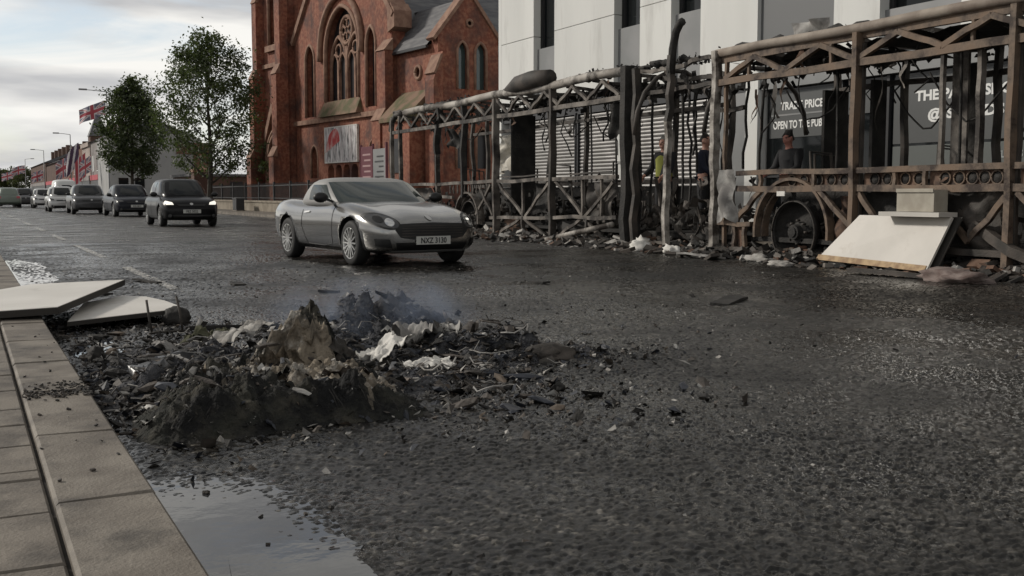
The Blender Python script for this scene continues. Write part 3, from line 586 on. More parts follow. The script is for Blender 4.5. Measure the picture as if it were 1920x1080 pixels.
# roller shutters: corrugated sheets
def shutter(y0, y1):
    n = 31; z0, z1 = 0.14, 3.28; vs = []; fs = []
    for i in range(n):
        a = z0 + (z1 - z0) * i / n; h = (z1 - z0) / n
        for z, x in ((a, 16.13), (a + h * 0.15, 16.10), (a + h * 0.5, 16.088), (a + h * 0.85, 16.10)): vs += [(x - 16, y0 - 20, z - .12), (x - 16, y1 - 20, z - .12)]
    m_ = len(vs) // 2
    fs = [(2 * i, 2 * i + 1, 2 * i + 3, 2 * i + 2) for i in range(m_ - 1)]
    MB().add(vs, fs).build('roller_shutter', M_SHUT, SB)
    sbox('shutter_guide', 16.03, 16.14, y0 - 0.06, y0 - 0.002, 0.125, 3.29, M_FRAME); sbox('shutter_guide', 16.03, 16.14, y1 + 0.002, y1 + 0.06, 0.125, 3.29, M_FRAME)
shutter(27.2, 31.3); shutter(24.9, 27.0); shutter(20.7, 24.2)
sbox('pillar', 15.98, 16.3, 24.28, 24.82, 0.12, 3.29, M_WHITEP); sbox('pillar', 15.96, 16.35, 19.0, 19.42, 0.12, 3.71, M_WHITEP)
sbox('pillar', 16.0, 16.35, 19.45, 20.6, 0.12, 3.29, M_GREYP)
# paint shop front
sbox('fascia', 16.02, 16.39, -6, 18.98, 3.3, 3.70, M_GREYP); sbox('stall_riser', 16.02, 16.39, -6, 18.98, 0.12, 0.6, M_FRAME)
bays = [18.98, 16.6, 15.35, 12.1, 9.5, 6.5, 3.5, 0.5, -6]
for i in range(len(bays) - 1):
    wi = sbox('shop_window', 16.2, 16.23, bays[i + 1] + 0.04, bays[i] - 0.04, 0.605, 3.29, M_GLASS)
    sbox('frame', 16.12, 16.26, bays[i + 1] - 0.035, bays[i + 1] + 0.035, 0.605, 3.29, M_FRAME, wi)
    sbox('frame', 16.14, 16.195, bays[i + 1] + 0.04, bays[i] - 0.04, 1.35, 1.40, M_FRAME, wi)
TM = lambda x, y, z: Matrix(((0, 0, -1, x - 16), (-1, 0, 0, y - 20), (0, 1, 0, z - 0.12), (0, 0, 0, 1)))
p1 = sbox('sign_panel', 16.185, 16.197, 16.75, 18.85, 2.22, 3.22, M_SIGN)
text_mesh('lettering', 'TRADE PRICES', 0.235, M_LETTER, p1, TM(16.18, 18.48, 2.83), 0.75, 0.007, fit=1.42)
text_mesh('lettering', 'OPEN TO THE PUBLIC', 0.235, M_LETTER, p1, TM(16.18, 18.72, 2.42), 0.72, 0.007, fit=1.78)
sbox('divider', 16.178, 16.184, 16.78, 18.8, 2.70, 2.735, M_GREYP, p1)
p2 = sbox('sign_panel', 16.185, 16.197, 12.2, 15.25, 1.95, 3.22, M_SIGN)
text_mesh('lettering', 'THE PAINT SHOP', 0.26, M_LETTER, p2, TM(16.18, 14.72, 2.74), 0.72, 0.010, fit=2.3)
text_mesh('lettering', '@ SHIELDS', 0.26, M_LETTER, p2, TM(16.18, 14.42, 2.38), 0.74, 0.010, fit=1.66)
p3 = sbox('sign_panel', 16.185, 16.197, 12.2, 15.25, 1.45, 1.9, mat('grey_poster', (0.10, 0.11, 0.105), 0.5))
text_mesh('lettering', 'FLOORS', 0.17, mat('dull_lettering', (0.35, 0.37, 0.37), 0.5), p3, TM(16.18, 12.85, 1.62), 0.8, 0.004)
sbox('sign_panel', 16.185, 16.197, 13.6, 14.7, 0.7, 1.34, M_WHITEP); sbox('sign_panel', 16.185, 16.197, 14.72, 15.2, 0.7, 1.34, mat('ochre_poster', (0.20, 0.12, 0.05), 0.6))
sbox('sign_panel', 16.185, 16.197, 15.45, 16.5, 2.6, 3.1, M_SIGN)
# pink feather banner on the pavement
bn = empty('feather_banner', (14.6, 28.2, 0.12), 0, 'slim pink feather banner standing on the pavement by the shutters', 'banner')
MB().tube([(0, 0, 0.05), (0, 0, 2.2), (0, -0.05, 2.9)], 0.018, 6).build('pole', M_POLE, bn, True); MB().obox((0, 0, 0.025), (0.5, 0.5, 0.05), (0, 0, 0)).build('base', M_FRAME, bn)
vs = []; 
for i in range(13):
    t = i / 12; z = 0.5 + 2.35 * t; ww = 0.34 * math.sin(PI * min(1, 0.25 + 0.75 * t)) + 0.02
    vs += [(0.03 * math.sin(t * 7), -0.02, z), (0.03 * math.sin(t * 7 + 1), -0.02 - ww, z)]
MB().add(vs, [(2 * i, 2 * i + 1, 2 * i + 3, 2 * i + 2) for i in range(12)]).build('cloth', M_PINK, bn)

# ------------------------------------------------------------------ far terrace on the right side of the street
def terrace(name, y0, y1, x0, h, m, label, nb=2, depth=10, pitched=True, bands=None, chim=1):
    t = empty(name, (x0, (y0 + y1) / 2, 0), 0, label, 'building', None); c = (y0 + y1) / 2
    fr = MB().box((0, y0 - c, 0), (depth, y1 - c, h)).build('wall', m, t)
    if pitched:
        MB().add([(-0.3, y0 - c - .1, h + .003), (-0.3, y1 - c + .1, h + .003), (depth / 2, y1 - c + .1, h + 2.2), (depth / 2, y0 - c - .1, h + 2.2), (depth, y0 - c - .1, h + .003), (depth, y1 - c + .1, h + .003)],
                 [(0, 1, 2, 3), (3, 2, 5, 4), (0, 3, 4), (1, 5, 2), (0, 4, 5, 1)]).build('roof', M_SLATE, t)
    else: boxpart('parapet', (-0.2, y0 - c, h + .003), (0.4, y1 - c, h + 0.5), m, t)
    for k in range(chim):
        yy = y0 - c + (y1 - y0) * (k + 0.5) / chim; boxpart('chimney', (depth / 2 - 1.2, yy - 0.7, h + 0.9), (depth / 2 - 0.3, yy + 0.7, h + 3.3), M_TERR[1], t)
    st = int(h // 3.2)
    for f in range(1, st):
        for i in range(nb):
            yy = y0 - c + (y1 - y0) * (i + 0.5) / nb
            wd = boxpart('window', (-0.02, yy - 0.6, f * 3.2 + 0.5), (0.05, yy + 0.6, f * 3.2 + 2.2), M_GLASS, t)
            boxpart('frame', (-0.06, yy - 0.68, f * 3.2 + 0.38), (0.03, yy + 0.68, f * 3.2 + 0.495), M_WHITEP, wd)
    sf = boxpart('shop_front', (-0.12, y0 - c + 0.3, 0.1), (-0.002, y1 - c - 0.3, 2.6), M_FRAME, t)
    boxpart('shop_sign', (-0.2, y0 - c + 0.2, 2.62), (-0.003, y1 - c - 0.2, 3.2), bands or M_TERR[3], t)
    return t
terrace('terrace_house', 121, 134, 13.6, 7.0, M_TERR[3], 'pale terrace house hung with flags beside the grey painted gable', 3, bands=M_FRED)
terrace('terrace_house', 134.1, 143, 13.5, 6.6, M_TERR[2], 'pinkish terrace house next to the flag-hung one', 2, pitched=False)
terrace('terrace_house', 143.1, 160, 13.5, 6.9, M_TERR[0], 'red brick terrace house with a red shop sign', 4, bands=M_FRED, chim=2)
terrace('terrace_house', 160.1, 176, 13.4, 6.3, M_TERR[0], 'lower red brick terrace house farther along the street', 4, chim=2)
terrace('terrace_house', 176.1, 205, 13.4, 6.0, M_TERR[1], 'long dark brick terrace near the end of the street', 6, chim=3, bands=M_FRED)
terrace('terrace_house', 205.1, 250, 13.3, 6.6, M_TERR[1], 'dark terrace with tall chimneys closing the street view', 6, chim=5)
# grey painted gable building, end-on to us
gb = empty('gable_building', (17, 112, 0), 0, 'low grey painted building end-on behind the smaller tree', 'building')
MB().prism([(-4.2, 0), (4.6, 0), (4.6, 6.3), (3.0, 7.0), (-1.6, 7.0), (-1.6, 6.5), (-4.2, 6.5)], lambda a, b, d: (a, d, b), -2, 8).build('wall', M_PALEW, gb)
boxpart('brick_wing', (3.75, -2.4, 0), (5.4, 2, 6.1), M_TERR[0], gb); boxpart('brick_panel', (2.1, -2.15, 5.0), (3.5, -2.003, 6.1), M_TERR[0], gb)
boxpart('roof', (-1.7, -2.1, 7.003), (3.1, 8.1, 7.25), M_SLATE, gb); boxpart('roof', (-4.3, -2.1, 6.503), (-1.75, 8.1, 6.7), M_SLATE, gb)
boxpart('chimney', (0.2, 0, 7.26), (0.9, 1, 8.0), M_TERR[1], gb)
for k, xx in enumerate((-3.4, -1.9)): boxpart('window', (xx, -2.06, 1.2), (xx + 0.9, -2.003, 2.6), M_GLASS, gb)
sp = empty('spire_turret', (15.0, 139, 0), 0, 'dark slate spire rising over the terrace roofs', 'spire')
MB().box((-1.0, -1.0, 0), (1.0, 1.0, 8.0)).build('shaft', M_TERR[1], sp)
MB().add([(-1.15, -1.15, 8.003), (1.15, -1.15, 8.003), (1.15, 1.15, 8.003), (-1.15, 1.15, 8.003), (0, 0, 11.2)], [(0, 1, 4), (1, 2, 4), (2, 3, 4), (3, 0, 4), (3, 2, 1, 0)]).build('spire', M_SLATE, sp)
MB().tube([(0, 0, 11.0), (0, 0, 12.0)], 0.05, 5).build('finial', M_FENCE, sp)
# low far roofs seen between tree and church
lr = empty('yard_building', (20, 88, 0), 0, 'low dark building behind the railing left of the church', 'building')
boxpart('wall', (-4, -2, 0), (8, 6, 2.4), M_TERR[1], lr); boxpart('roof', (-4.2, -2.2, 2.402), (8.2, 6.2, 2.6), M_SLATE, lr); boxpart('door', (-1, -2.06, 0), (0, -2.003, 2.0), M_FRAME, lr)

# ------------------------------------------------------------------ burnt-out articulated bus (near side plane X = 10.8)
BUS = empty('burnt_bus', (12.05, 17, 0), 0, 'burnt-out skeleton of a long articulated bus by the shop front', 'bus')
BX, FX = 10.8, 13.3
M_DCREAM = mat('dull_cream', (0.30, 0.27, 0.22), 0.7, col2=(0.38, 0.35, 0.29), scale=5)
M_BUSN = mat('scorched_roof_rail', (0.19, 0.155, 0.125), 0.75, col2=(0.31, 0.265, 0.22), scale=2, bump=0.4, bscale=40, bdist=0.006, col3=(0.12, 0.085, 0.065), scale3=1.3, lo3=0.48, hi3=0.68)
def bbar(name, p0, p1, w, h, m, seg=4, jit=0.012, parent=None):
    par = parent or BUS; jit *= 1.5; seg += 1; mb = MB().bar(p0, p1, w, h, None, seg, jit)
    o = BUS.location; mb.v = [(a - o.x, b - o.y, c - o.z) for a, b, c in mb.v]
    return mb.build(name, m, par)
def btube(name, pts, r, m, parent=None, seg=7):
    mb = MB().tube(pts, r, seg); o = BUS.location; mb.v = [(a - o.x, b - o.y, c - o.z) for a, b, c in mb.v]
    return mb.build(name, m, parent or BUS, True)
def bbox(name, lo, hi, m, parent=None):
    mb = MB().box(lo, hi); o = BUS.location; mb.v = [(a - o.x, b - o.y, c - o.z) for a, b, c in mb.v]
    return mb.build(name, m, parent or BUS)
def zigzag(x, y0, y1, pitch, zl, zu, m, w=0.072, phase=0):
    n = max(1, round(abs(y1 - y0) / pitch)); st = (y1 - y0) / n
    for i in range(n):
        a = y0 + i * st; mid = a + st / 2
        bbar('truss_brace', (x, a, zl), (x, mid, zu), w, w, m, 3, 0.01); bbar('truss_brace', (x, mid, zu), (x, a + st, zl), w, w, m, 3, 0.01)
# --- near section (Y 5.0 .. 13.86)
N0, N1 = 4.6, 13.86
btube('roof_rail', [(BX + 0.02, N1 - i * (N1 - N0) / 9, 3.21 + 0.012 * math.sin(i * 1.7)) for i in range(10)], 0.075, M_BUSN)
bbar('roof_rail', (BX + 0.06, N1, 3.10), (BX + 0.06, N0, 3.08), 0.07, 0.10, M_BUS, 6)
bbar('cant_rail', (BX, N1, 2.74), (BX, N0, 2.75), 0.07, 0.10, M_BUS, 8, 0.01)
zigzag(BX, 13.65, 5.2, 1.41, 2.79, 3.06, M_BUS)
for yy in (13.1, 11.35, 9.0): bbar('truss_strut', (BX + .02, yy, 2.79), (BX + .02, yy, 3.05), 0.04, 0.04, M_BUS, 2, 0.006)
bbar('waist_rail', (BX, 13.3, 1.30), (BX, N0, 1.295), 0.08, 0.075, M_BUS, 8, 0.01)
bbar('waist_rail', (BX, 13.3, 1.065), (BX, N0, 1.04), 0.08, 0.09, M_BUS, 8, 0.01)
for yy, ww in ((10.83, 0.15), (8.40, 0.12), (6.2, 0.14)):
    bbar('post', (BX - .003, yy, 0.12), (BX - .003, yy, 3.14), 0.08, ww, M_BUS, 6, 0.008)
    bbar('post_web', (BX + .06, yy - 0.05, 0.2), (BX + .06, yy - 0.05, 3.0), 0.05, 0.05, M_CHAR, 3, 0.01)
bbar('window_post', (BX + .02, 9.42, 1.33), (BX + .02, 9.42, 2.70), 0.05, 0.06, M_BUSF, 4, 0.01)
bbar('window_post', (BX + .12, 8.95, 1.33), (BX + .12, 8.95, 2.70), 0.06, 0.09, M_BUSF, 4, 0.012)
bbox('pillar_panel', (BX + 0.88, 9.77, 0.4), (BX + 0.92, 10.02, 3.1), M_BUSF)
# waist panel pierced by round holes: rings and webs
for a, b in ((12.4, 10.95), (10.7, 9.65), (9.6, 8.5), (8.3, 6.3)):
    bbox('waist_panel', (BX + 0.05, b, 1.085), (BX + 0.07, a, 1.265), M_RUST)
for i, yy in enumerate((12.1, 11.85, 11.55, 11.3, 11.05, 10.5, 10.28, 9.98, 9.76, 9.35, 9.14, 8.95, 8.77, 8.6, 8.1, 7.9, 7.6)):
    btube('ring', [(BX + 0.035, yy + 0.082 * math.cos(t * PI / 8), 1.175 + 0.082 * math.sin(t * PI / 8)) for t in range(17)], 0.012, M_BUS, seg=5)
    btube('hole', [(BX + 0.043, yy, 1.175), (BX + 0.047, yy, 1.175)], 0.074, M_SOOT, seg=14)
for yy in (12.75, 11.6, 10.12, 9.62): bbar('waist_strut', (BX - .01, yy, 1.09), (BX - .01, yy, 1.27), 0.05, 0.05, M_BUS, 1)
def wheel(yc, zc, r_arch, m_arch, full=True, name='wheel'):
    n = 18
    for rr, tk, xo in ((r_arch, 0.022, 0.0), (r_arch - 0.07, 0.015, 0.1)):
        vs = []; fs = []
        for i in range(n + 1):
            t = -0.12 + (PI + 0.24) * i / n
            for x in (BX - 0.03 + xo, BX + 0.09 + xo):
                for q in (rr - tk, rr + tk): vs.append((x, yc + q * math.cos(t), zc + q * math.sin(t)))
        for i in range(n):
            k = 4 * i
            for a, b in ((0, 1), (1, 3), (3, 2), (2, 0)): fs.append((k + a, k + b, k + 4 + b, k + 4 + a))
        fs += [(0, 1, 3, 2), (4 * n, 4 * n + 2, 4 * n + 3, 4 * n + 1)]
        mb = MB().add(vs, fs); o = BUS.location; mb.v = [(a - o.x, b - o.y, c - o.z) for a, b, c in mb.v]
        mb.build('wheel_arch', m_arch, BUS)
    bbox('wheel_box', (BX + 0.55, yc - r_arch, 0.05), (BX + 0.6, yc + r_arch, zc + r_arch), M_SOOT)
    # rim: lathe about X
    prof = [(-0.02, 0.43), (-0.05, 0.46), (-0.03, 0.475), (0.05, 0.44), (0.12, 0.40), (0.16, 0.30), (0.14, 0.16), (0.05, 0.14), (0.03, 0.09), (0.02, 0.0)]
    vs = []; fs = []; sg = 28
    for x, rad in prof:
        for k in range(sg): t = 2 * PI * k / sg; vs.append((BX + 0.1 + x - 12.05, yc - 17 + rad * math.cos(t), zc + rad * math.sin(t)))
    for i in range(len(prof) - 1):
        for k in range(sg): fs.append((i * sg + k, i * sg + (k + 1) % sg, (i + 1) * sg + (k + 1) % sg, (i + 1) * sg + k))
    wo = MB().add(vs, fs).build(name, M_SOOT, BUS, True)
    btube('rim_edge', [(BX + 0.05, yc + 0.455 * math.cos(t * PI / 14), zc + 0.455 * math.sin(t * PI / 14)) for t in range(29)], 0.012, M_CHAR, wo)
    btube('hub', [(BX + 0.03, yc, zc), (BX + 0.05, yc, zc), (BX + 0.051, yc, zc), (BX + 0.14, yc, zc)], [0.07, 0.075, 0.11, 0.12], M_SOOT, wo, 14).data.polygons.foreach_set('use_smooth', [False] * (14 * 3 + 2))
    for k in range(8):
        t = 2 * PI * k / 8; btube('stud', [(BX + 0.12, yc + 0.17 * math.cos(t), zc + 0.17 * math.sin(t)), (BX + 0.18, yc + 0.17 * math.cos(t), zc + 0.17 * math.sin(t))], 0.02, M_CHAR, wo, 6)
wheel(12.08, 0.42, 0.78, M_BUS)
for p0, p1 in (((13.35, 0.55), (12.75, 1.03)), ((11.5, 1.03), (10.9, 0.55)), ((10.75, 1.0), (10.3, 0.5)), ((9.55, 1.0), (8.95, 0.4)), ((8.95, 0.42), (8.45, 0.95)), ((8.3, 1.0), (7.4, 0.2))):
    bbar('brace', (BX + .01, p0[0], p0[1]), (BX + .01, p1[0], p1[1]), 0.06, 0.07, M_BUS, 3, 0.012)
bbar('sill_rail', (BX, 13.8, 0.52), (BX, 12.95, 0.52), 0.07, 0.07, M_BUS, 2); bbar('sill_rail', (BX, 10.78, 0.30), (BX, N0, 0.30), 0.07, 0.08, M_CHAR, 6, 0.02)
for yy in (13.35, 13.1): bbar('stub_post', (BX, yy, 0.05), (BX, yy, 0.5), 0.06, 0.06, M_BUS, 2)
bbox('stub_panel', (BX + 0.03, 13.12, 0.08), (BX + 0.05, 13.33, 0.48), M_RUST)
bbar('post', (BX - 0.02, 13.84, 0.06), (BX - 0.02, 13.86, 3.25), 0.10, 0.13, M_RAIL, 10, 0.012); bbar('post', (BX + 0.05, 13.66, 0.1), (BX + 0.05, 13.66, 3.1), 0.05, 0.06, M_BUS, 5, 0.01)
bbar('fallen_beam', (BX + 0.15, 9.2, 0.75), (BX - 0.1, 7.7, 0.06), 0.10, 0.12, M_CHAR, 4, 0.03)
# --- articulation (Y 13.9 .. 16.5)
bbar('post', (BX - 0.15, 14.97, 0.1), (BX - 0.15, 14.97, 2.2), 0.09, 0.10, M_RAIL, 6, 0.02); bbar('post', (BX - 0.15, 14.97, 2.2), (BX - 0.12, 14.93, 3.3), 0.09, 0.11, M_CHAR, 4, 0.02)
btube('bent_tube', [(BX - .12, 14.93, 3.0), (BX - .1, 14.92, 3.4), (BX - .1, 14.84, 3.66), (BX - .1, 14.72, 3.80), (BX - .1, 14.66, 3.82)], 0.07, M_SOOT)
bbar('post', (BX + 0.05, 16.35, 0.05), (BX + 0.05, 16.4, 3.28), 0.16, 0.36, M_SOOT, 6, 0.03); bbar('post', (BX - 0.05, 16.08, 0.08), (BX - 0.05, 16.1, 3.2), 0.09, 0.12, M_CHAR, 6, 0.03)
for z, x in ((3.12, 0.1), (2.95, 0.2), (2.72, 0.15), (2.4, 0.6)): bbar('bellows_hoop', (BX + x, 16.2, z + 0.05), (BX + x, 13.9, z + random.uniform(-.06, .06)), 0.06, 0.07, M_CHAR if z < 3 else M_BUSF, 6, 0.035)
btube('bellows_hoop', [(BX + 0.5 + 0.9 * math.cos(t * PI / 9), 15.6, 2.0 + 1.15 * math.sin(t * PI / 9)) for t in range(10)], 0.04, M_CHAR); btube('bellows_hoop', [(BX + 1.2 + 1.1 * math.cos(t * PI / 9), 14.3, 2.0 + 1.1 * math.sin(t * PI / 9)) for t in range(10)], 0.04, M_CHAR)
for k in range(6): bbar('twisted_bar', (BX + random.uniform(.1, .9), 14 + k * 0.38, 0.05), (BX + random.uniform(0, 1), 14.2 + k * 0.35 + random.uniform(-.5, .5), random.uniform(0.5, 1.3)), 0.04, 0.05, M_CHAR, 4, 0.04)
for k in range(9): 
    yy = random.uniform(14, 16.2); xx = BX + random.uniform(.2, 1.6)
    bbar('dangling_bar', (xx, yy, 3.0), (xx + random.uniform(-.1, .1), yy + random.uniform(-.15, .15), random.uniform(0.6, 2.2)), 0.03, 0.035, M_SOOT, 5, 0.03)
# --- far section (Y 16.55 .. 28.4)
F0, F1 = 16.55, 28.4
btube('roof_rail', [(BX + 0.02, F0 + i * (27.4 - F0) / 12, 3.2 + 0.03 * math.sin(i * 1.3) - 0.0015 * i) for i in range(13)], 0.09, M_RAIL)
btube('roof_rail', [(BX + 0.03, 27.7, 3.17), (BX + .02, 28.1, 3.16), (BX + .02, 28.4, 3.0), (BX + 0.04, 28.55, 2.75)], 0.08, M_CHAR)
bbar('cant_rail', (BX, F0, 2.74), (BX, F1, 2.69), 0.07, 0.09, M_BUSF, 10, 0.012)
zigzag(BX, 16.7, 28.0, 1.16, 2.78, 3.1, M_BUSF, 0.06)
bbar('waist_rail', (BX, F0 + .2, 1.30), (BX, F1 - .2, 1.22), 0.08, 0.075, M_BUSF, 10, 0.015); bbar('waist_rail', (BX + .03, 17, 1.40), (BX + .03, 22, 1.37), 0.03, 0.03, M_CHAR, 6, 0.015)
bbar('floor_rail', (BX, F0 + .2, 0.55), (BX, 22.1, 0.44), 0.07, 0.07, M_BUSF, 6, 0.015); bbar('floor_rail', (BX, 24.2, 0.9), (BX, 28, 0.9), 0.07, 0.07, M_BUSF, 4, 0.015)
bbar('sill_rail', (BX, F0 + .2, 0.06), (BX, 22.2, 0.05), 0.07, 0.08, M_CHAR, 6, 0.02)
for yy, ww in ((21.8, 0.16), (19.2, 0.14), (28.35, 0.10), (27.75, 0.10)):
    bbar('post', (BX - .004, yy, 0.05), (BX - .004, yy, 3.12), 0.08, ww, M_BUSF if yy != 19.2 else M_CHAR, 6, 0.012)
bbar('post', (BX - .01, 25.05, 0.3), (BX - .01, 25.15, 2.0), 0.08, 0.12, M_BUSF, 4, 0.02); bbar('post', (BX - .01, 25.15, 2.0), (BX - .01, 25.0, 3.15), 0.1, 0.15, M_SOOT, 4, 0.03)
bbar('post', (BX + .02, 23.6, 0.9), (BX + .02, 23.6, 3.1), 0.09, 0.14, M_SOOT, 5, 0.03)
for p0, p1 in (((21.7, 1.25), (20.55, 0.55)), ((19.3, 1.25), (20.4, 0.5)), ((19.1, 1.25), (18.0, 0.55)), ((16.9, 1.2), (17.9, 0.55)), ((21.7, 0.08), (20.6, 0.48)), ((20.5, 0.48), (19.3, 0.05)), ((19.1, 0.06), (18.05, 0.5)), ((17.95, 0.5), (17.0, 0.06)), ((22.0, 0.5), (22.7, 1.15)), ((22.9, 0.5), (22.1, 1.2))):
    bbar('brace', (BX + .01, p0[0], p0[1]), (BX + .01, p1[0], p1[1]), 0.05, 0.06, M_BUSF if random.random() < .7 else M_CHAR, 3, 0.015)
for yy in (20.5, 18.0, 17.3): bbar('stud', (BX, yy, 0.5), (BX, yy, 1.28), 0.05, 0.05, M_BUSF, 2, 0.01)
for yy in (20.5, 17.8): bbar('stud', (BX, yy, 0.05), (BX, yy, 0.5), 0.05, 0.08, M_CHAR, 2, 0.01)
for i in range(9): bbar('stud', (BX, 22.6 + i * 0.22, 1.0), (BX, 22.6 + i * 0.22, 1.2), 0.03, 0.03, M_BUSF, 1)
btube('fallen_pole', [(BX - 0.25, 19.1, 0.04), (BX - .2, 18.0, 0.22), (BX - 0.1, 16.75, 0.42)], 0.055, M_RAIL)
wheel(23.4, 0.36, 0.66, M_BUSF)
# --- far side, floor, roof bows, bulkheads
for yy in (5.5, 7.2, 8.9, 10.6, 12.3, 13.8, 16.6, 18.4, 20.2, 22.0, 23.8, 25.6, 27.4, 28.3):
    bbar('post', (FX, yy, 0.3), (FX, yy, 3.1), 0.08, 0.10, M_CHAR, 5, 0.03)
bbar('roof_rail', (FX, N0, 3.15), (FX, N1, 3.15), 0.1, 0.12, M_CHAR, 6, 0.02); bbar('roof_rail', (FX, F0, 3.15), (FX, F1, 3.1), 0.1, 0.12, M_CHAR, 6, 0.02)
bbar('cant_rail', (FX, N0, 2.72), (FX, N1, 2.72), 0.1, 0.08, M_CHAR, 6, 0.02); bbar('cant_rail', (FX, F0, 2.72), (FX, F1, 2.7), 0.1, 0.08, M_CHAR, 6, 0.02)
bbar('waist_rail', (FX, N0, 1.25), (FX, N1, 1.25), 0.08, 0.1, M_CHAR, 6, 0.02); bbar('waist_rail', (FX, F0, 1.25), (FX, F1, 1.2), 0.08, 0.1, M_CHAR, 6, 0.02)
bbox('side_skin', (FX + 0.05, N0, 0.15), (FX + 0.08, N1, 1.22), M_SOOT); bbox('side_skin', (FX + 0.05, F0, 0.15), (FX + 0.08, F1, 1.15), M_SOOT)
bbox('floor', (BX + 0.12, N0, 0.26), (FX - 0.05, N1 - 0.1, 0.33), M_SOOT); bbox('floor', (BX + 0.12, F0, 0.26), (FX - 0.05, F1 - .1, 0.33), M_SOOT); bbox('floor', (BX + 0.5, N1 - .09, 0.2), (FX - 0.3, F0 - .01, 0.3), M_SOOT)
for yy in [5 + i * 0.9 for i in range(10)] + [16.8 + i * 1.0 for i in range(12)]:
    bbar('roof_bow', (BX + .1, yy, 3.14 + random.uniform(-.03, .03)), (FX - .05, yy + random.uniform(-.1, .1), 3.12), 0.06, 0.06, M_CHAR, 5, 0.04)
for a, b, x0 in ((N0, 8.7, .1), (8.75, 11.2, .1), (11.3, N1 - .2, .1), (17.0, 19.3, .5), (20.0, 21.7, .5), (24.6, 25.4, 1.2)):
    n = 8; vs = []; m_ = 8
    for i in range(n + 1):
        for j in range(m_ + 1):
            x = BX + x0 + (FX - BX - x0) * i / n; yy = a + (b - a) * j / m_
            vs.append((x - 12.05 + random.uniform(-.03, .03), yy - 17 + random.uniform(-.05, .05), 3.05 + random.uniform(-.07, .05)))
    MB().add(vs, [(i * (m_ + 1) + j, i * (m_ + 1) + j + 1, (i + 1) * (m_ + 1) + j + 1, (i + 1) * (m_ + 1) + j) for i in range(n) for j in range(m_)]).build('roof_skin', M_SOOT, BUS)
bbox('bulkhead', (BX + 0.25, 21.5, 0.3), (BX + 0.85, 21.56, 2.75), M_SOOT); bbox('bulkhead', (FX - 0.5, 13.55, 0.3), (FX + .03, 13.61, 2.7), M_SOOT); bbox('bulkhead', (FX - 1.0, 12.0, 0.3), (FX - .72, 12.06, 2.7), M_SOOT)
bbox('bulkhead', (BX + 1.17, 9.78, 0.3), (BX + 1.23, 10.02, 2.7), M_SOOT)
for k, (x, yy, z0) in enumerate(((.9, 11.9, 2.6), (1.4, 10.2, 2.6), (.6, 8.8, 2.6), (1.2, 18.2, 2.65), (1.6, 20.3, 2.65), (.8, 24.2, 2.65))):
    pts = [(BX + x, yy + i * 0.15, z0 - 0.5 * math.sin(i * PI / 9) * (1 + .4 * math.sin(k)) + random.uniform(-.04, .04)) for i in range(10)]
    btube('cable', pts, 0.014, M_SOOT, seg=5)
for k in range(26):
    yy = random.choice((random.uniform(7, 13.5), random.uniform(17, 27.5))); xx = BX + random.uniform(0.15, 1.9); l = random.uniform(0.2, 1.3)
    pts = [(xx + 0.05 * math.sin(i + k), yy + 0.06 * math.cos(i * 1.3 + k) + i * random.uniform(-.03, .03), 3.0 - l * i / 5) for i in range(6)]
    btube('cable', pts, random.choice((0.01, 0.014, 0.02)), M_SOOT, seg=5)
for k, yy in enumerate((25.9, 24.6, 23.0, 19.9, 18.7, 17.6, 12.8, 12.0, 10.2, 9.7, 8.7, 7.7)):
    x = BX + (0.7 if k % 2 else 1.5); t = random.uniform(-.12, .12)
    fr = btube('seat_frame', [(x, yy, 0.33), (x, yy + t, 0.85), (x, yy + 0.38, 0.85), (x, yy + 0.45 + t, 1.62), (x + 0.42, yy + 0.45 + t, 1.60), (x + 0.42, yy + 0.38, 0.85), (x + 0.42, yy + t, 0.83), (x + .42, yy, 0.33)], 0.022, M_CHAR)
    btube('seat_bar', [(x, yy + .4, 1.25), (x + 0.42, yy + .42, 1.25)], 0.014, M_CHAR, fr, 5)
    btube('seat_bar', [(x, yy + .2, .85), (x + 0.42, yy + .2, .85)], 0.014, M_CHAR, fr, 5)
for x, yy in ((.5, 9.55), (.55, 11.75), (.5, 18.5), (.6, 17.75), (.6, 20.4)):
    btube('grab_pole', [(BX + x, yy, 0.33), (BX + x + .03, yy + .02, 1.6), (BX + x - .02, yy, 2.9)], 0.02, M_SOOT)
def clump(name, parent, pts, m, size, seed, world_off=(0, 0, 0)):
    """heap of crumpled leaves of char: one joined lump"""
    rnd = random.Random(seed); mb = MB()
    for (x, yy, z) in pts:
        s = size * rnd.uniform(.5, 1.3); q = Euler((rnd.uniform(0, 6), rnd.uniform(0, 6), rnd.uniform(0, 6))).to_matrix()
        P = [Vector((x, yy, z)) - Vector(world_off) + q @ Vector(c) for c in ((-s, -s * .7, rnd.uniform(-.2, .2) * s), (s, -s * .6, 0), (s * .8, s * .7, rnd.uniform(-.4, .4) * s), (-s * .9, s * .6, 0), (0, 0, s * rnd.uniform(.1, .6)))]
        mb.add(P, [(0, 1, 4), (1, 2, 4), (2, 3, 4), (3, 0, 4), (3, 2, 1, 0)])
    o = mb.build(name, m, parent); return o
BO = tuple(BUS.location)
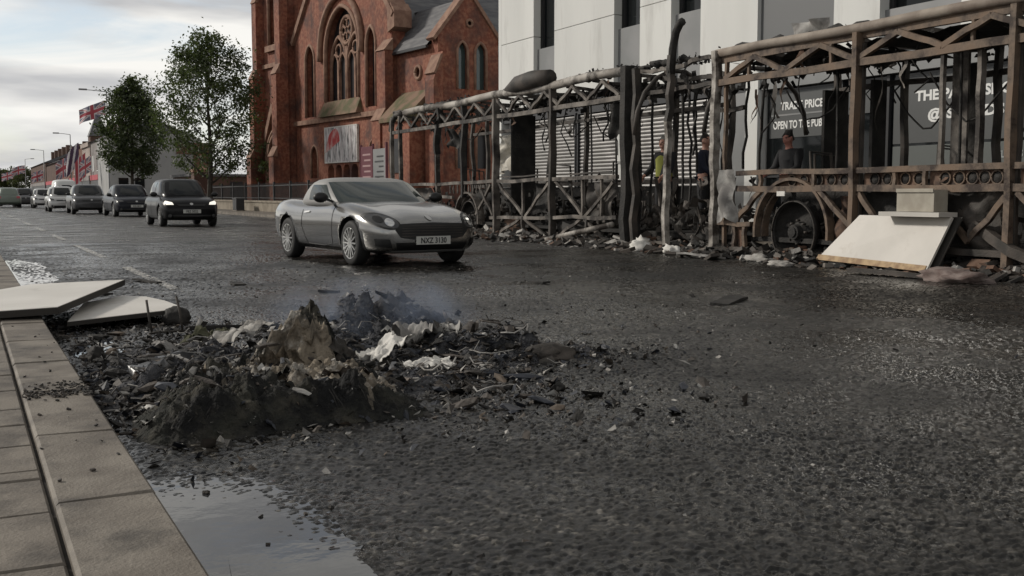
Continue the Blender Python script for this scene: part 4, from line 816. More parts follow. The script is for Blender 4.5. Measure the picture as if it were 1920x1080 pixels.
def rag(name, x, y0, y1, z0, z1, m, parent, seed, curl=0.08, woff=BO):
    n, m_ = 8, 12; vs = []
    for i in range(n + 1):
        for j in range(m_ + 1):
            yy = y0 + (y1 - y0) * i / n; z = z0 + (z1 - z0) * j / m_; p = (yy * 3, z * 2.2, seed)
            k = 1 - 0.55 * (j / m_) * abs(2 * i / n - 1)
            vs.append((x + curl * nz3(p, 1.5) * 2.2 - woff[0], yy + 0.1 * nz3(p, 1.3, 5) - woff[1], z - (1 - k) * 0.2 - woff[2]))
    mb = MB().add(vs, [(i * (m_ + 1) + j, i * (m_ + 1) + j + 1, (i + 1) * (m_ + 1) + j + 1, (i + 1) * (m_ + 1) + j) for i in range(n) for j in range(m_)])
    return mb.build(name, m, parent, True, fix=False)
rn = random.Random(3)
for k, (ya, yb, dens) in enumerate(((12.2, 13.9, 90), (10.6, 12.0, 70), (16.2, 18.9, 150), (23.6, 25.2, 110), (25.2, 26.2, 70), (27.3, 28.4, 60), (14.4, 16.2, 120), (21, 23, 40))):
    pts = [(BX + rn.uniform(0.0, 0.8), rn.uniform(ya, yb), 3.23 + abs(rn.gauss(0, .035)) + (0.08 if k in (3, 2) else 0) * rn.random()) for _ in range(dens)]
    tag(clump('roof_char', BUS, pts, M_SOOT, 0.03, k, BO), kind='stuff')
    m_ = max(6, int((yb - ya) * 9))
    btube('melted_roofing', [(BX + rn.uniform(.02, .2), ya + (yb - ya) * i / m_, 3.22 + rn.uniform(-.02, .05)) for i in range(m_ + 1)], [rn.uniform(.02, .09) * (.4 if i in (0, m_) else 1) for i in range(m_ + 1)], rn.choice((M_SOOT, M_CHAR)), seg=7)
for k, (ya, yb) in enumerate(((16.8, 18.6), (19.3, 21.7), (21.9, 25), (25.1, 28), (7, 10.5), (11, 13.6), (14, 16.3))):
    pts = [(BX + rn.uniform(0.15, 1.6), rn.uniform(ya, yb), 0.34 + abs(rn.gauss(0, .28))) for _ in range(220)]
    tag(clump('burnt_fittings', BUS, pts, M_SOOT if k % 2 else M_CHAR, 0.075, 40 + k, BO), kind='stuff')
    pts = [(BX + rn.uniform(0.1, 1.2), rn.uniform(ya, yb), 2.95 + rn.uniform(-.25, .1)) for _ in range(90)]
    tag(clump('roof_char', BUS, pts, M_SOOT, 0.06, 60 + k, BO), kind='stuff')
# torn strips of skin and trim hanging from the frame, and burnt remnants of panels
rs_ = random.Random(29)
for k in range(70):
    yy = rs_.choice((rs_.uniform(5.5, 13.6), rs_.uniform(13.9, 16.5), rs_.uniform(16.8, 28.2))); z0 = rs_.choice((2.7, 2.7, 3.1, 1.26)); xx = BX + rs_.choice((-.02, .05, .4, .9, 1.6, 2.45)) + rs_.uniform(-.03, .03)
    ln = rs_.uniform(.12, .7) * (1.4 if xx > BX + .3 else .8); wd = rs_.uniform(.012, .06); V_ = []; n_ = 7; tw = rs_.uniform(-1.5, 1.5); dr_ = rs_.uniform(-.25, .25)
    for i in range(n_ + 1):
        q = i / n_; a = tw * q; c = Vector((xx + .06 * math.sin(q * 5 + k) * q, yy + dr_ * ln * q + .04 * math.sin(q * 7 + k), z0 - ln * q)) - BUS.location; sd2 = Vector((math.sin(a), math.cos(a), 0)) * wd * (1 - .5 * q + .3 * math.sin(q * 11 + k))
        V_ += [c - sd2, c + sd2]
    MB().add(V_, [(2 * i, 2 * i + 1, 2 * i + 3, 2 * i + 2) for i in range(n_)]).build('torn_strip', rs_.choice((M_SOOT, M_SOOT, M_CHAR, M_CHAR, M_RUST, M_BUSF)), BUS, fix=False)
for k, (ya, yb, z0, z1) in enumerate(((10.95, 11.25, .95, .35), (9.6, 10.7, 1.0, .45), (8.5, 9.4, 1.0, .3), (7.0, 8.3, 1.0, .2), (19.3, 20.4, 1.2, .6), (17.1, 17.9, 1.2, .55), (20.6, 21.7, .45, .1), (17.9, 19.1, .45, .1), (26, 27.6, 1.15, .4), (16.7, 17.2, 2.65, 2.1), (24.3, 25, 2.6, 2.2))):
    rag('panel_remnant', BX + .12, ya, yb, z0, z1, M_SOOT if z0 > 2 else (M_RUST, M_SOOT, M_CHAR)[k % 3], BUS, k * 1.7, .12)
# melted roof panel rolled on the far section, hanging rags
rag('hanging_rag', BX - 0.12, 13.25, 13.62, 1.36, 0.62, M_CLOTH, BUS, 1.3)
rag('hanging_rag', BX + 0.6, 21.95, 22.9, 2.35, 1.55, M_PALECLOTH, BUS, 4.7, 0.15)
btube('rolled_panel', [(BX + 0.0, 19.3, 3.36), (BX - .03, 20.0, 3.37), (BX, 20.7, 3.34), (BX + .02, 21.3, 3.27)], [0.16, 0.2, 0.19, 0.07], M_CHAR, seg=12)
rag('roof_sheet', BX + 0.15, 11.6, 12.2, 3.46, 3.25, M_CLOTH, BUS, 9.1, 0.15)
bbox('tag_plate', (BX - 0.06, 12.15, 0.95), (BX - 0.045, 12.32, 1.02), M_PAPER)

# ------------------------------------------------------------------ things lying against and before the bus
wp = empty('leaning_board', (10.35, 10.0, 0.0), 0, 'large white panel leaning against the bus beside its wheel', 'panel')
A, B_, C_, D_ = (-0.05, 0.98, 0.1), (-0.1, -0.92, 0.06), (0.28, -0.95, 0.70), (0.28, 0.55, 0.70)
def plate(name, quad, th, m, parent):
    q = [Vector(p) for p in quad]; n = (q[1] - q[0]).cross(q[3] - q[0]).normalized() * th
    if n.x < 0: n = -n
    return MB().add(q + [p + n for p in q], [(0, 1, 2, 3), (7, 6, 5, 4), (0, 4, 5, 1), (1, 5, 6, 2), (2, 6, 7, 3), (3, 7, 4, 0)]).build(name, m, parent)
plate('face', [A, B_, C_, D_], 0.03, M_WBOARD_SHADED, wp)
plate('edge_strip', [(-0.058, 0.98, 0.095), (-0.112, -0.9, 0.05), (-0.062, -0.9, 0.12), (-0.028, 0.96, 0.165)], 0.012, M_TAN, wp).location = (-0.012, 0, 0)
plate('backing', [(-0.02, 1.0, 0.06), (-0.07, -0.98, 0.02), (0.33, -1.02, 0.70), (0.33, 0.5, 0.70)], 0.02, M_BOARDEDGE, wp).location = (0.045, 0, 0)
bb = empty('beige_box', (10.62, 9.52, 0.70), 0, 'small beige metal box above the leaning white panel', 'box')
boxpart('body', (-0.12, -0.3, 0.06), (0.12, 0.28, 0.33), M_DCREAM, bb); boxpart('shelf', (-0.2, -0.45, 0), (0.12, 0.5, 0.055), M_WBOARD_SHADED, bb); boxpart('lip', (-0.14, -0.3, 0.3), (-0.122, 0.28, 0.345), M_DCREAM, bb)
def lump(name, c, size, m, seed, label, cat='debris', amp=0.35, freq=2.5, sub=3, group=None):
    bm = bmesh.new(); bmesh.ops.create_icosphere(bm, subdivisions=sub, radius=1)
    for v in bm.verts:
        d = 1 + amp * nz3(v.co, freq, seed) + amp * 0.5 * nz3(v.co, freq * 3, seed + 3)
        v.co = Vector((v.co.x * size[0] * d, v.co.y * size[1] * d, max(-0.55, v.co.z * d) * size[2] + size[2] * 0.5))
    me = bpy.data.meshes.new(name); bm.to_mesh(me); bm.free(); me.materials.append(m)
    for p in me.polygons: p.use_smooth = True
    o = bpy.data.objects.new(name, me); COL.objects.link(o); o.location = c
    return tag(o, label, cat, group)
lump('foam_lump', (10.35, 15.3, 0), (0.16, 0.2, 0.15), M_PAPER, 2, 'fluffy white foam lump before the bus joint', amp=0.6, freq=4)
lump('crumpled_sheet', (10.3, 14.35, 0), (0.12, 0.2, 0.10), M_PAPER, 5, 'crumpled white sheet at the foot of the bent bus post', amp=0.6)
lump('crumpled_sheet', (10.25, 12.15, 0), (0.12, 0.26, 0.07), M_ASH, 8, 'flat grey crumpled sheet under the bare bus wheel', amp=0.5)
lump('rubble_chunk', (9.9, 11.25, 0), (0.12, 0.22, 0.05), M_ASH, 9, 'pale chunk of rubble left of the leaning white panel', amp=0.5)
lump('rubble_chunk', (9.8, 8.3, 0), (0.25, 0.45, 0.10), mat('reddish_rubble', (0.12, 0.085, 0.075), .9, col2=(0.2, 0.16, 0.145), scale=8, bump=.6, bscale=30), 12, 'reddish heap of rubble right of the leaning white panel', amp=0.5)
def scrap(name, c, size, rz, tilt, m, label, cat='board'):
    o = MB().obox((0, 0, 0), size, (tilt[0], tilt[1], 0)).build(name, m); bm = bmesh.new(); bm.from_mesh(o.data)
    bmesh.ops.subdivide_edges(bm, edges=bm.edges, cuts=3, use_grid_fill=True)
    for v in bm.verts: v.co += Vector((nz3(v.co, 3, size[0]), nz3(v.co, 3, 7), nz3(v.co, 3, 3))) * 0.12 * min(size[0], size[1])
    bm.to_mesh(o.data); bm.free(); o.location = c; o.rotation_euler.z = rz
    return tag(o, label, cat)
scrap('fallen_plank', (9.75, 9.2, 0.045), (0.16, 1.1, 0.05), 0.1, (0.02, 0.05), M_CHAR, 'charred flat strip on the road below the white panel', 'plank')
scrap('fallen_plank', (9.95, 13.1, 0.05), (0.22, 0.8, 0.03), 0.25, (0.04, 0.1), M_CLOTH, 'grey buckled strip before the bus wheel arch', 'plank')
scrap('fallen_plank', (6.1, 7.6, 0.02), (0.16, 0.62, 0.025), -0.95, (0.03, 0.02), M_SOOT, 'black burnt strip lying alone in the middle of the road', 'plank')
scrap('cardboard_scrap', (3.02, 2.05, 0.012), (0.13, 0.17, 0.012), 0.5, (0.05, 0.04), mat('brown_card', (0.15, 0.11, 0.09), .8, col2=(0.2, 0.16, 0.14), scale=12), 'brown square scrap on the road at the lower right', 'scrap')
# litter of char along the bus: nobody could count it
mb = MB(); rn = random.Random(11)
for k in range(5200):
    yy = rn.uniform(5, 29); xx = BX - abs(rn.gauss(0, 0.45)) + 0.3; s = rn.choice((0.02, 0.03, 0.05, 0.07, 0.1, .13)) * rn.uniform(.6, 1.2)
    q = Euler((rn.uniform(-.6, .6), rn.uniform(-.6, .6), rn.uniform(0, 6))).to_matrix(); mm_ = rn.choice((M_SOOT, M_SOOT, M_SOOT, M_CHAR, M_CHAR, M_CHAR, M_BUSF, M_RUST, M_ASH))
    mb.obox((xx, yy, s * .3 + max(0, .16 * (1 - (BX - xx + .2) / .7)) * rn.random()), (s * 1.6, s, s * rn.uniform(.15, .6)), q, mm_)
tag(mb.build('bus_litter', None), 'litter of char, ash and metal scraps along the bus', 'litter', kind='stuff')

# ------------------------------------------------------------------ cars (local: x forward, y left, z up)
def hermite(pts, x):
    if x <= pts[0][0]: return pts[0][1]
    for i in range(len(pts) - 1):
        x0, y0 = pts[i]; x1, y1 = pts[i + 1]
        if x <= x1:
            def sl(k):
                if k <= 0 or k >= len(pts) - 1: 
                    a, b = (0, 1) if k <= 0 else (len(pts) - 2, len(pts) - 1)
                    return (pts[b][1] - pts[a][1]) / (pts[b][0] - pts[a][0])
                return (pts[k + 1][1] - pts[k - 1][1]) / (pts[k + 1][0] - pts[k - 1][0])
            h = x1 - x0; t = (x - x0) / h; m0, m1 = sl(i) * h, sl(i + 1) * h
            return (2 * t**3 - 3 * t**2 + 1) * y0 + (t**3 - 2 * t**2 + t) * m0 + (-2 * t**3 + 3 * t**2) * y1 + (t**3 - t**2) * m1
    return pts[-1][1]
def car(name, loc, rz, P, paint, label, cat='car', group=None, lamps_on=False, detail=1, plate=None):
    t = empty(name, loc, rz, label, cat, group)
    Ln, W, H = P['L'], P['W'], P['H']; hl = Ln / 2
    top = P['top']; wid = P['wid']; bot = P['bot']
    xs = [hl * q for q in (-1, -.985, -.95, -.88, -.8, -.7, -.6, -.5, -.4, -.3, -.2, -.1, 0, .1, .2, .3, .4, .5, .6, .7, .8, .88, .94, .975, 1)]
    rings = []
    for x in xs:
        zt = hermite(top, x); w_ = hermite(wid, x) * W / 2; zb = hermite(bot, x); h = zt - zb; b = P.get('fender', 0.02) * (1 if abs(x) > hl * .35 else .4)
        e = P.get('tuck', 0.94)
        half = [(0, zb), (.7 * w_, zb), (.9 * w_, zb + .02), (.965 * w_, zb + .16 * h), (.985 * w_, zb + .38 * h), (w_, zb + .6 * h), (.985 * w_, zb + .78 * h), (e * w_, zb + .93 * h), (.82 * w_, zt + b), (.55 * w_, zt + .01), (.25 * w_, zt + .025), (0, zt + .03)]
        rings.append([(x, -a, z) for a, z in half] + [(x, a, z) for a, z in reversed(half[1:-1])])
    n = len(rings[0]); vs = [p for r in rings for p in r]; fs = []
    for i in range(len(rings) - 1):
        for k in range(n): fs.append((i * n + k, i * n + (k + 1) % n, (i + 1) * n + (k + 1) % n, (i + 1) * n + k))
    for base in (0, (len(rings) - 1) * n):          # end caps as quad strips
        for k in range(n // 2 - 0):
            a, b, c, d = base + k, base + (k + 1) % n, base + (n - k - 1) % n, base + (n - k) % n
            f = []
            for q in (a, b, c, d):
                if q not in f: f.append(q)
            if len(f) > 2 and k < n // 2: fs.append(tuple(f))
    body = MB().add(vs, fs).build('body', paint, t, True)
    bm = bmesh.new(); bm.from_mesh(body.data); bmesh.ops.remove_doubles(bm, verts=bm.verts, dist=0.0001); bmesh.ops.recalc_face_normals(bm, faces=bm.faces); bm.to_mesh(body.data); bm.free()
    ss = body.modifiers.new('s', 'SUBSURF'); ss.levels = ss.render_levels = 1 if detail else 1
    apply_mods(body)
    r = P['wr']; ax = P['axles']; cutters = []
    body.data.materials.append(M_WELL)
    for a in ax:
        for s in (-1, 1):
            sg = 28; c = MB(); ra = r + P.get('gap', 0.045); v2 = []
            for yy in (s * (W / 2 + .2), s * (W / 2 - 0.28)):
                for k in range(sg): v2.append((a + ra * math.cos(2 * PI * k / sg), yy, r + .01 + ra * math.sin(2 * PI * k / sg)))
            f2 = [tuple(range(sg)), tuple(reversed(range(sg, 2 * sg)))] + [(k, (k + 1) % sg, sg + (k + 1) % sg, sg + k) for k in range(sg)]
            cutters.append(c.add(v2, f2).build('cutter', M_WELL, t))
    cut(body, cutters, True)
    # greenhouse: stacked rounded rings
    G = P['gh']; rg = []
    for (z, xf, xr, hw, ex) in G:
        c, hx = (xf + xr) / 2, (xf - xr) / 2; ring = []
        for k in range(32):
            a = 2 * PI * k / 32; ca, sa = math.cos(a), math.sin(a)
            ring.append((c + hx * math.copysign(abs(ca) ** (2 / ex), ca), hw * math.copysign(abs(sa) ** (2 / ex), sa), z + P.get('roofarc', 0) * (1 - abs(ca)) * (1 if z > G[0][0] + .2 else 0)))
        rg.append(ring)
    vs = [p for q in rg for p in q]; fs = [(i * 32 + k, i * 32 + (k + 1) % 32, (i + 1) * 32 + (k + 1) % 32, (i + 1) * 32 + k) for i in range(len(rg) - 1) for k in range(32)]
    fs += [tuple(reversed(range(32))), tuple((len(rg) - 1) * 32 + k for k in range(32))]
    cab = MB().add(vs, fs).build('cabin', P.get('roofmat', paint), t, True)
    ss = cab.modifiers.new('s', 'SUBSURF'); ss.levels = ss.render_levels = 1; apply_mods(cab)
    bv = {k: BVHTree.FromPolygons([v.co for v in o.data.vertices], [tuple(p.vertices) for p in o.data.polygons]) for k, o in (('body', body), ('cab', cab))}
    def decal(nm, outline, axis, m, on='body', off=0.006, parent=t, rings_=3, flat=False):
        # outline: (y,z) seen from front/back or (x,z) seen from a side; laid onto the bodywork
        pts = []
        for i in range(len(outline)):
            a, b = outline[i], outline[(i + 1) % len(outline)]; k = 3
            for j in range(k): pts.append((a[0] + (b[0] - a[0]) * j / k, a[1] + (b[1] - a[1]) * j / k))
        cx = sum(p[0] for p in pts) / len(pts); cz = sum(p[1] for p in pts) / len(pts); n_ = len(pts); V = []
        lay = [i / rings_ for i in range(rings_, 0, -1)]
        for q in lay:
            for a, b in pts: V.append((cx + (a - cx) * q, cz + (b - cz) * q))
        V.append((cx, cz)); out_ = []
        dr = {'front': Vector((-1, 0, 0)), 'back': Vector((1, 0, 0)), 'right': Vector((0, 1, 0)), 'left': Vector((0, -1, 0))}[axis]
        for a, b in V:
            org = Vector((0, a, b)) if axis in ('front', 'back') else Vector((a, 0, b)); org = org - dr * 6
            hit = bv[on].ray_cast(org, dr)
            if hit[0] is None:
                p, nn, _, _ = bv[on].find_nearest(org + dr * (6 - (hl if axis in ('front', 'back') else W / 2)))
            else: p, nn = hit[0], hit[1]
            if nn.dot(dr) > 0: nn = -nn
            out_.append(p + nn * off - dr * 0.002)
        F = []
        for l in range(len(lay) - 1):
            for k in range(n_): F.append((l * n_ + k, l * n_ + (k + 1) % n_, (l + 1) * n_ + (k + 1) % n_, (l + 1) * n_ + k))
        l = len(lay) - 1; F += [(l * n_ + k, l * n_ + (k + 1) % n_, len(V) - 1) for k in range(n_)]
        ob = MB().add(out_, F).build(nm, m, parent, True); return ob
    def seam(nm, line, axis, m, on='body', r_=0.006):
        dr = Vector((0, 1, 0)) if axis == 'right' else Vector((0, -1, 0)) if axis == 'left' else Vector((-1, 0, 0)); P_ = []
        for i in range(len(line) - 1):
            for j in range(6):
                a = line[i][0] + (line[i + 1][0] - line[i][0]) * j / 6; b = line[i][1] + (line[i + 1][1] - line[i][1]) * j / 6
                h = bv[on].ray_cast((Vector((a, 0, b)) if axis != 'front' else Vector((0, a, b))) - dr * 6, dr)
                if h[0] is not None: P_.append(h[0])
        if len(P_) > 1: MB().tube(P_, r_, 4).build(nm, m, t, True)
    def wrapped(nm, a0, a1, z0, z1, m, off=.008, na=26, nz_=8):      # pane bent round the cabin between two angles
        V = []
        for j in range(nz_ + 1):
            z = z0 + (z1 - z0) * j / nz_; i = 0
            while i < len(G) - 2 and G[i + 1][0] < z: i += 1
            q = (z - G[i][0]) / (G[i + 1][0] - G[i][0]); _, xf, xr, hw, ex = [G[i][k] + (G[i + 1][k] - G[i][k]) * q for k in range(5)]
            for k in range(na + 1):
                a = R(a0 + (a1 - a0) * k / na); ca, sa = math.cos(a), math.sin(a)
                p = Vector(((xf + xr) / 2 + (xf - xr) / 2 * math.copysign(abs(ca) ** (2 / ex), ca), hw * math.copysign(abs(sa) ** (2 / ex), sa), z))
                h, nn, _, _ = bv['cab'].find_nearest(p)
                if nn.dot(Vector((p.x - (xf + xr) / 2, p.y, .3))) < 0: nn = -nn
                V.append(h + nn * off)
        MB().add(V, [(j * (na + 1) + k, j * (na + 1) + k + 1, (j + 1) * (na + 1) + k + 1, (j + 1) * (na + 1) + k) for j in range(nz_) for k in range(na)]).build(nm, m, t, True)
    for wp_ in P.get('wrap', []): wrapped(*wp_)
    for item in P['decals']:
        nm, outl, axis, m, on = item[:5]; off = item[5] if len(item) > 5 else 0.006
        if m == 'LAMP': m = M_LAMPON if lamps_on else M_LAMPG
        if axis == 'sides':
            for s in ('left', 'right'): decal(nm, outl, s, m, on, off)
        elif axis == 'fronts':
            for s in (1, -1): decal(nm, [(a * s, b) for a, b in outl], 'front', m, on, off)
        else: decal(nm, outl, axis, m, on, off)
    for nm, line in P.get('seams', []):
        for s in ('left', 'right'): seam(nm, line, s, M_TRIM)
    # wheels
    tw = P.get('tw', 0.2); sg = 28
    prof = [(0.5, .70), (0.5, .82), (.47, .93), (.36, .99), (.0, 1.0), (-.36, .99), (-.47, .93), (-.5, .82), (-.5, .6)]
    vs = []; fs = []
    for yy, q in prof:
        for k in range(sg): a = 2 * PI * k / sg; vs.append((r * q * math.cos(a), -yy * tw, r * q * math.sin(a)))
    for i in range(len(prof) - 1):
        for k in range(sg): fs.append((i * sg + k, i * sg + (k + 1) % sg, (i + 1) * sg + (k + 1) % sg, (i + 1) * sg + k))
    tyre = MB().add(vs, fs); rimb = MB(); sp_ = P.get('spokes', 5)
    rp = [(.46, .71), (.5, .72), (.49, .66), (.3, .62), (-.1, .60)]; vs = []; fs = []
    for yy, q in rp:
        for k in range(sg): a = 2 * PI * k / sg; vs.append((r * q * math.cos(a), -yy * tw, r * q * math.sin(a)))
    for i in range(len(rp) - 1):
        for k in range(sg): fs.append((i * sg + k, i * sg + (k + 1) % sg, (i + 1) * sg + (k + 1) % sg, (i + 1) * sg + k))
    rimb.add(vs, fs)
    for k in range(sp_):
        a = 2 * PI * k / sp_
        for da in ((-.06, .06) if sp_ < 12 else (0,)):
            rimb.bar((r * .12 * math.cos(a), -.40 * tw, r * .12 * math.sin(a)), (r * .66 * math.cos(a + da), -.46 * tw, r * .66 * math.sin(a + da)), 0.022 * r / .3, 0.03 * r / .3, None, 1, 0, (0, 1, 0))
    rimb.tube([(0, -.2 * tw, 0), (0, -.47 * tw, 0)], r * .16, 12)
    disc = MB().tube([(0, -.05 * tw, 0), (0, .0 * tw, 0)], r * .62, 20)
    mw = mr_ = md = None
    for a in ax:
        for s in (-1, 1):
            if mw is None:
                wo = tyre.build('wheel', M_TYRE, t, True); ro = rimb.build('rim', M_ALLOY, wo); do = disc.build('brake', M_WELL, wo); mw, mr_, md = wo.data, ro.data, do.data
            else:
                wo = bpy.data.objects.new('wheel', mw); COL.objects.link(wo); wo.parent = t
                for nm, dd in (('rim', mr_), ('brake', md)): q = bpy.data.objects.new(nm, dd); COL.objects.link(q); q.parent = wo
            wo.location = (a, s * (W / 2 - tw / 2 - 0.025), r); wo.rotation_euler = (0, 0, 0 if s < 0 else PI)
    # mirrors
    mx_, mz = P['mirror']
    for s in (-1, 1):
        m_ = MB(); bm = bmesh.new(); bmesh.ops.create_uvsphere(bm, u_segments=12, v_segments=8, radius=1)
        for v in bm.verts: v.co = Vector((v.co.x * .07, v.co.y * .115, v.co.z * .075))
        me = bpy.data.meshes.new('mirror'); bm.to_mesh(me); bm.free(); me.materials.append(P.get('mirmat', M_TRIM))
        o = bpy.data.objects.new('mirror', me); COL.objects.link(o); o.parent = t; o.location = (mx_, s * (W / 2 + .06), mz)
        MB().bar((0.0, -s * .19, -.06), (0, 0, 0), 0.05, 0.03).build('arm', M_TRIM, o)
        for p in me.polygons: p.use_smooth = True
    if plate:
        px_, pz, tx = plate
        b = boxpart('number_plate', (px_, -0.26, pz - 0.055), (px_ + 0.012, 0.26, pz + 0.055), M_PLATE, t)
        text_mesh('characters', tx, 0.105, M_TRIM, b, Matrix(((0, 0, 1, px_ + 0.016), (1, 0, 0, 0), (0, 1, 0, pz - 0.036), (0, 0, 0, 1))), 0.85, 0.002, 0.001, 'CENTER')
    return t
def ell(cx, cz, a, b, rot=0, n=14, pw=2.0):
    o = []
    for k in range(n):
        q = 2 * PI * k / n; u = a * math.copysign(abs(math.cos(q)) ** (2 / pw), math.cos(q)); v = b * math.copysign(abs(math.sin(q)) ** (2 / pw), math.sin(q))
        o.append((cx + u * math.cos(rot) - v * math.sin(rot), cz + u * math.sin(rot) + v * math.cos(rot)))
    return o
SPORT = dict(L=4.05, W=1.74, H=1.23, wr=.31, axles=(1.19, -1.12), tw=.2, spokes=14, fender=.035, tuck=.93,
    top=[(-2.03, .70), (-1.95, .80), (-1.7, .87), (-1.2, .885), (-.6, .86), (0, .86), (.6, .865), (1.0, .83), (1.4, .765), (1.75, .68), (1.95, .60), (2.03, .54)],
    wid=[(-2.03, .74), (-1.9, .87), (-1.5, .97), (-1.1, 1.0), (0, .965), (.8, .985), (1.2, 1.0), (1.6, .965), (1.85, .86), (1.97, .74), (2.03, .62)],
    bot=[(-2.03, .45), (-1.9, .30), (-1.5, .2), (0, .17), (1.4, .17), (1.8, .19), (1.97, .24), (2.03, .33)],
    gh=[(.76, 1.0, -1.22, .82, 3.2), (.86, .88, -1.12, .81, 3.2), (1.02, .50, -.90, .765, 3.4), (1.165, .13, -.56, .71, 4), (1.21, .0, -.42, .58, 4), (1.23, -.08, -.32, .36, 3)],
    mirror=(.42, .93), roofarc=0.0, roofmat=mat('soft_top', (0.30, 0.295, 0.285), 0.5),
    wrap=[('windscreen', -57, 57, .87, 1.155, M_SCREEN), ('side_window', 66, 94, .90, 1.12, M_SCREEN), ('side_window', -66, -94, .90, 1.12, M_SCREEN)],
    decals=[
            ('rear_window', [(-.4, .95), (.4, .95), (.33, 1.12), (-.33, 1.12)], 'back', M_SCREEN, 'cab', .008),
            ('grille', [(-.50, .575), (-.55, .50), (-.47, .40), (-.3, .375), (.3, .375), (.47, .40), (.55, .50), (.50, .575), (0, .59)], 'front', M_TRIM, 'body', .012),
            *[('grille_bar', [(-.46, zz), (-.46, zz + .008), (.46, zz + .008), (.46, zz)], 'front', M_CHAR, 'body', .016) for zz in (.415, .45, .485, .52, .55)],
            ('lower_intake', [(-.50, .235), (-.54, .33), (.54, .33), (.50, .235)], 'front', M_TRIM, 'body', .01),
            ('headlight_surround', ell(.645, .615, .175, .10, .35, 16), 'fronts', M_TRIM, 'body', .008),
            ('headlight', ell(.645, .615, .155, .08, .35, 16), 'fronts', M_LAMPG, 'body', .014),
            ('headlight_bowl', ell(.60, .595, .05, .05), 'fronts', M_LAMPC, 'body', .02), ('headlight_bowl', ell(.70, .635, .045, .045), 'fronts', mat('lamp_dark', (.02, .02, .02), .15), 'body', .02),
            ('side_intake', [(.58, .27), (.62, .38), (.76, .385), (.74, .29)], 'fronts', M_TRIM, 'body', .01),
            ('lip', [(-.62, .205), (-.55, .235), (.55, .235), (.62, .205), (.5, .19), (-.5, .19)], 'front', mat('lip_grey', (.3, .3, .3), .4), 'body', .012),
            ('badge', ell(0, .655, .035, .035), 'front', M_ALLOY, 'body', .008),
            ('door_handle', [(-.42, .70), (-.42, .725), (-.24, .735), (-.24, .71)], 'sides', M_ALLOY, 'body', .012),
            ('tail_light', ell(.62, .70, .1, .06), 'back', M_FRED, 'body'), ('tail_light', ell(-.62, .70, .1, .06), 'back', M_FRED, 'body'),
            ('sill_strip', [(-.75, .205), (-.75, .235), (.78, .225), (.78, .20)], 'sides', M_SILVER, 'body', .02)],
    seams=[('door_seam', [(.62, .80), (.60, .55), (.55, .28), (.2, .24), (-.38, .25), (-.52, .5), (-.5, .80)])])
car('sports_car', (5.42, 15.29, 0), R(-84.2), SPORT, M_SILVER, 'silver two-seat sports car driving past the burnt bus', plate=(2.035, .36, 'NXZ 3130'))
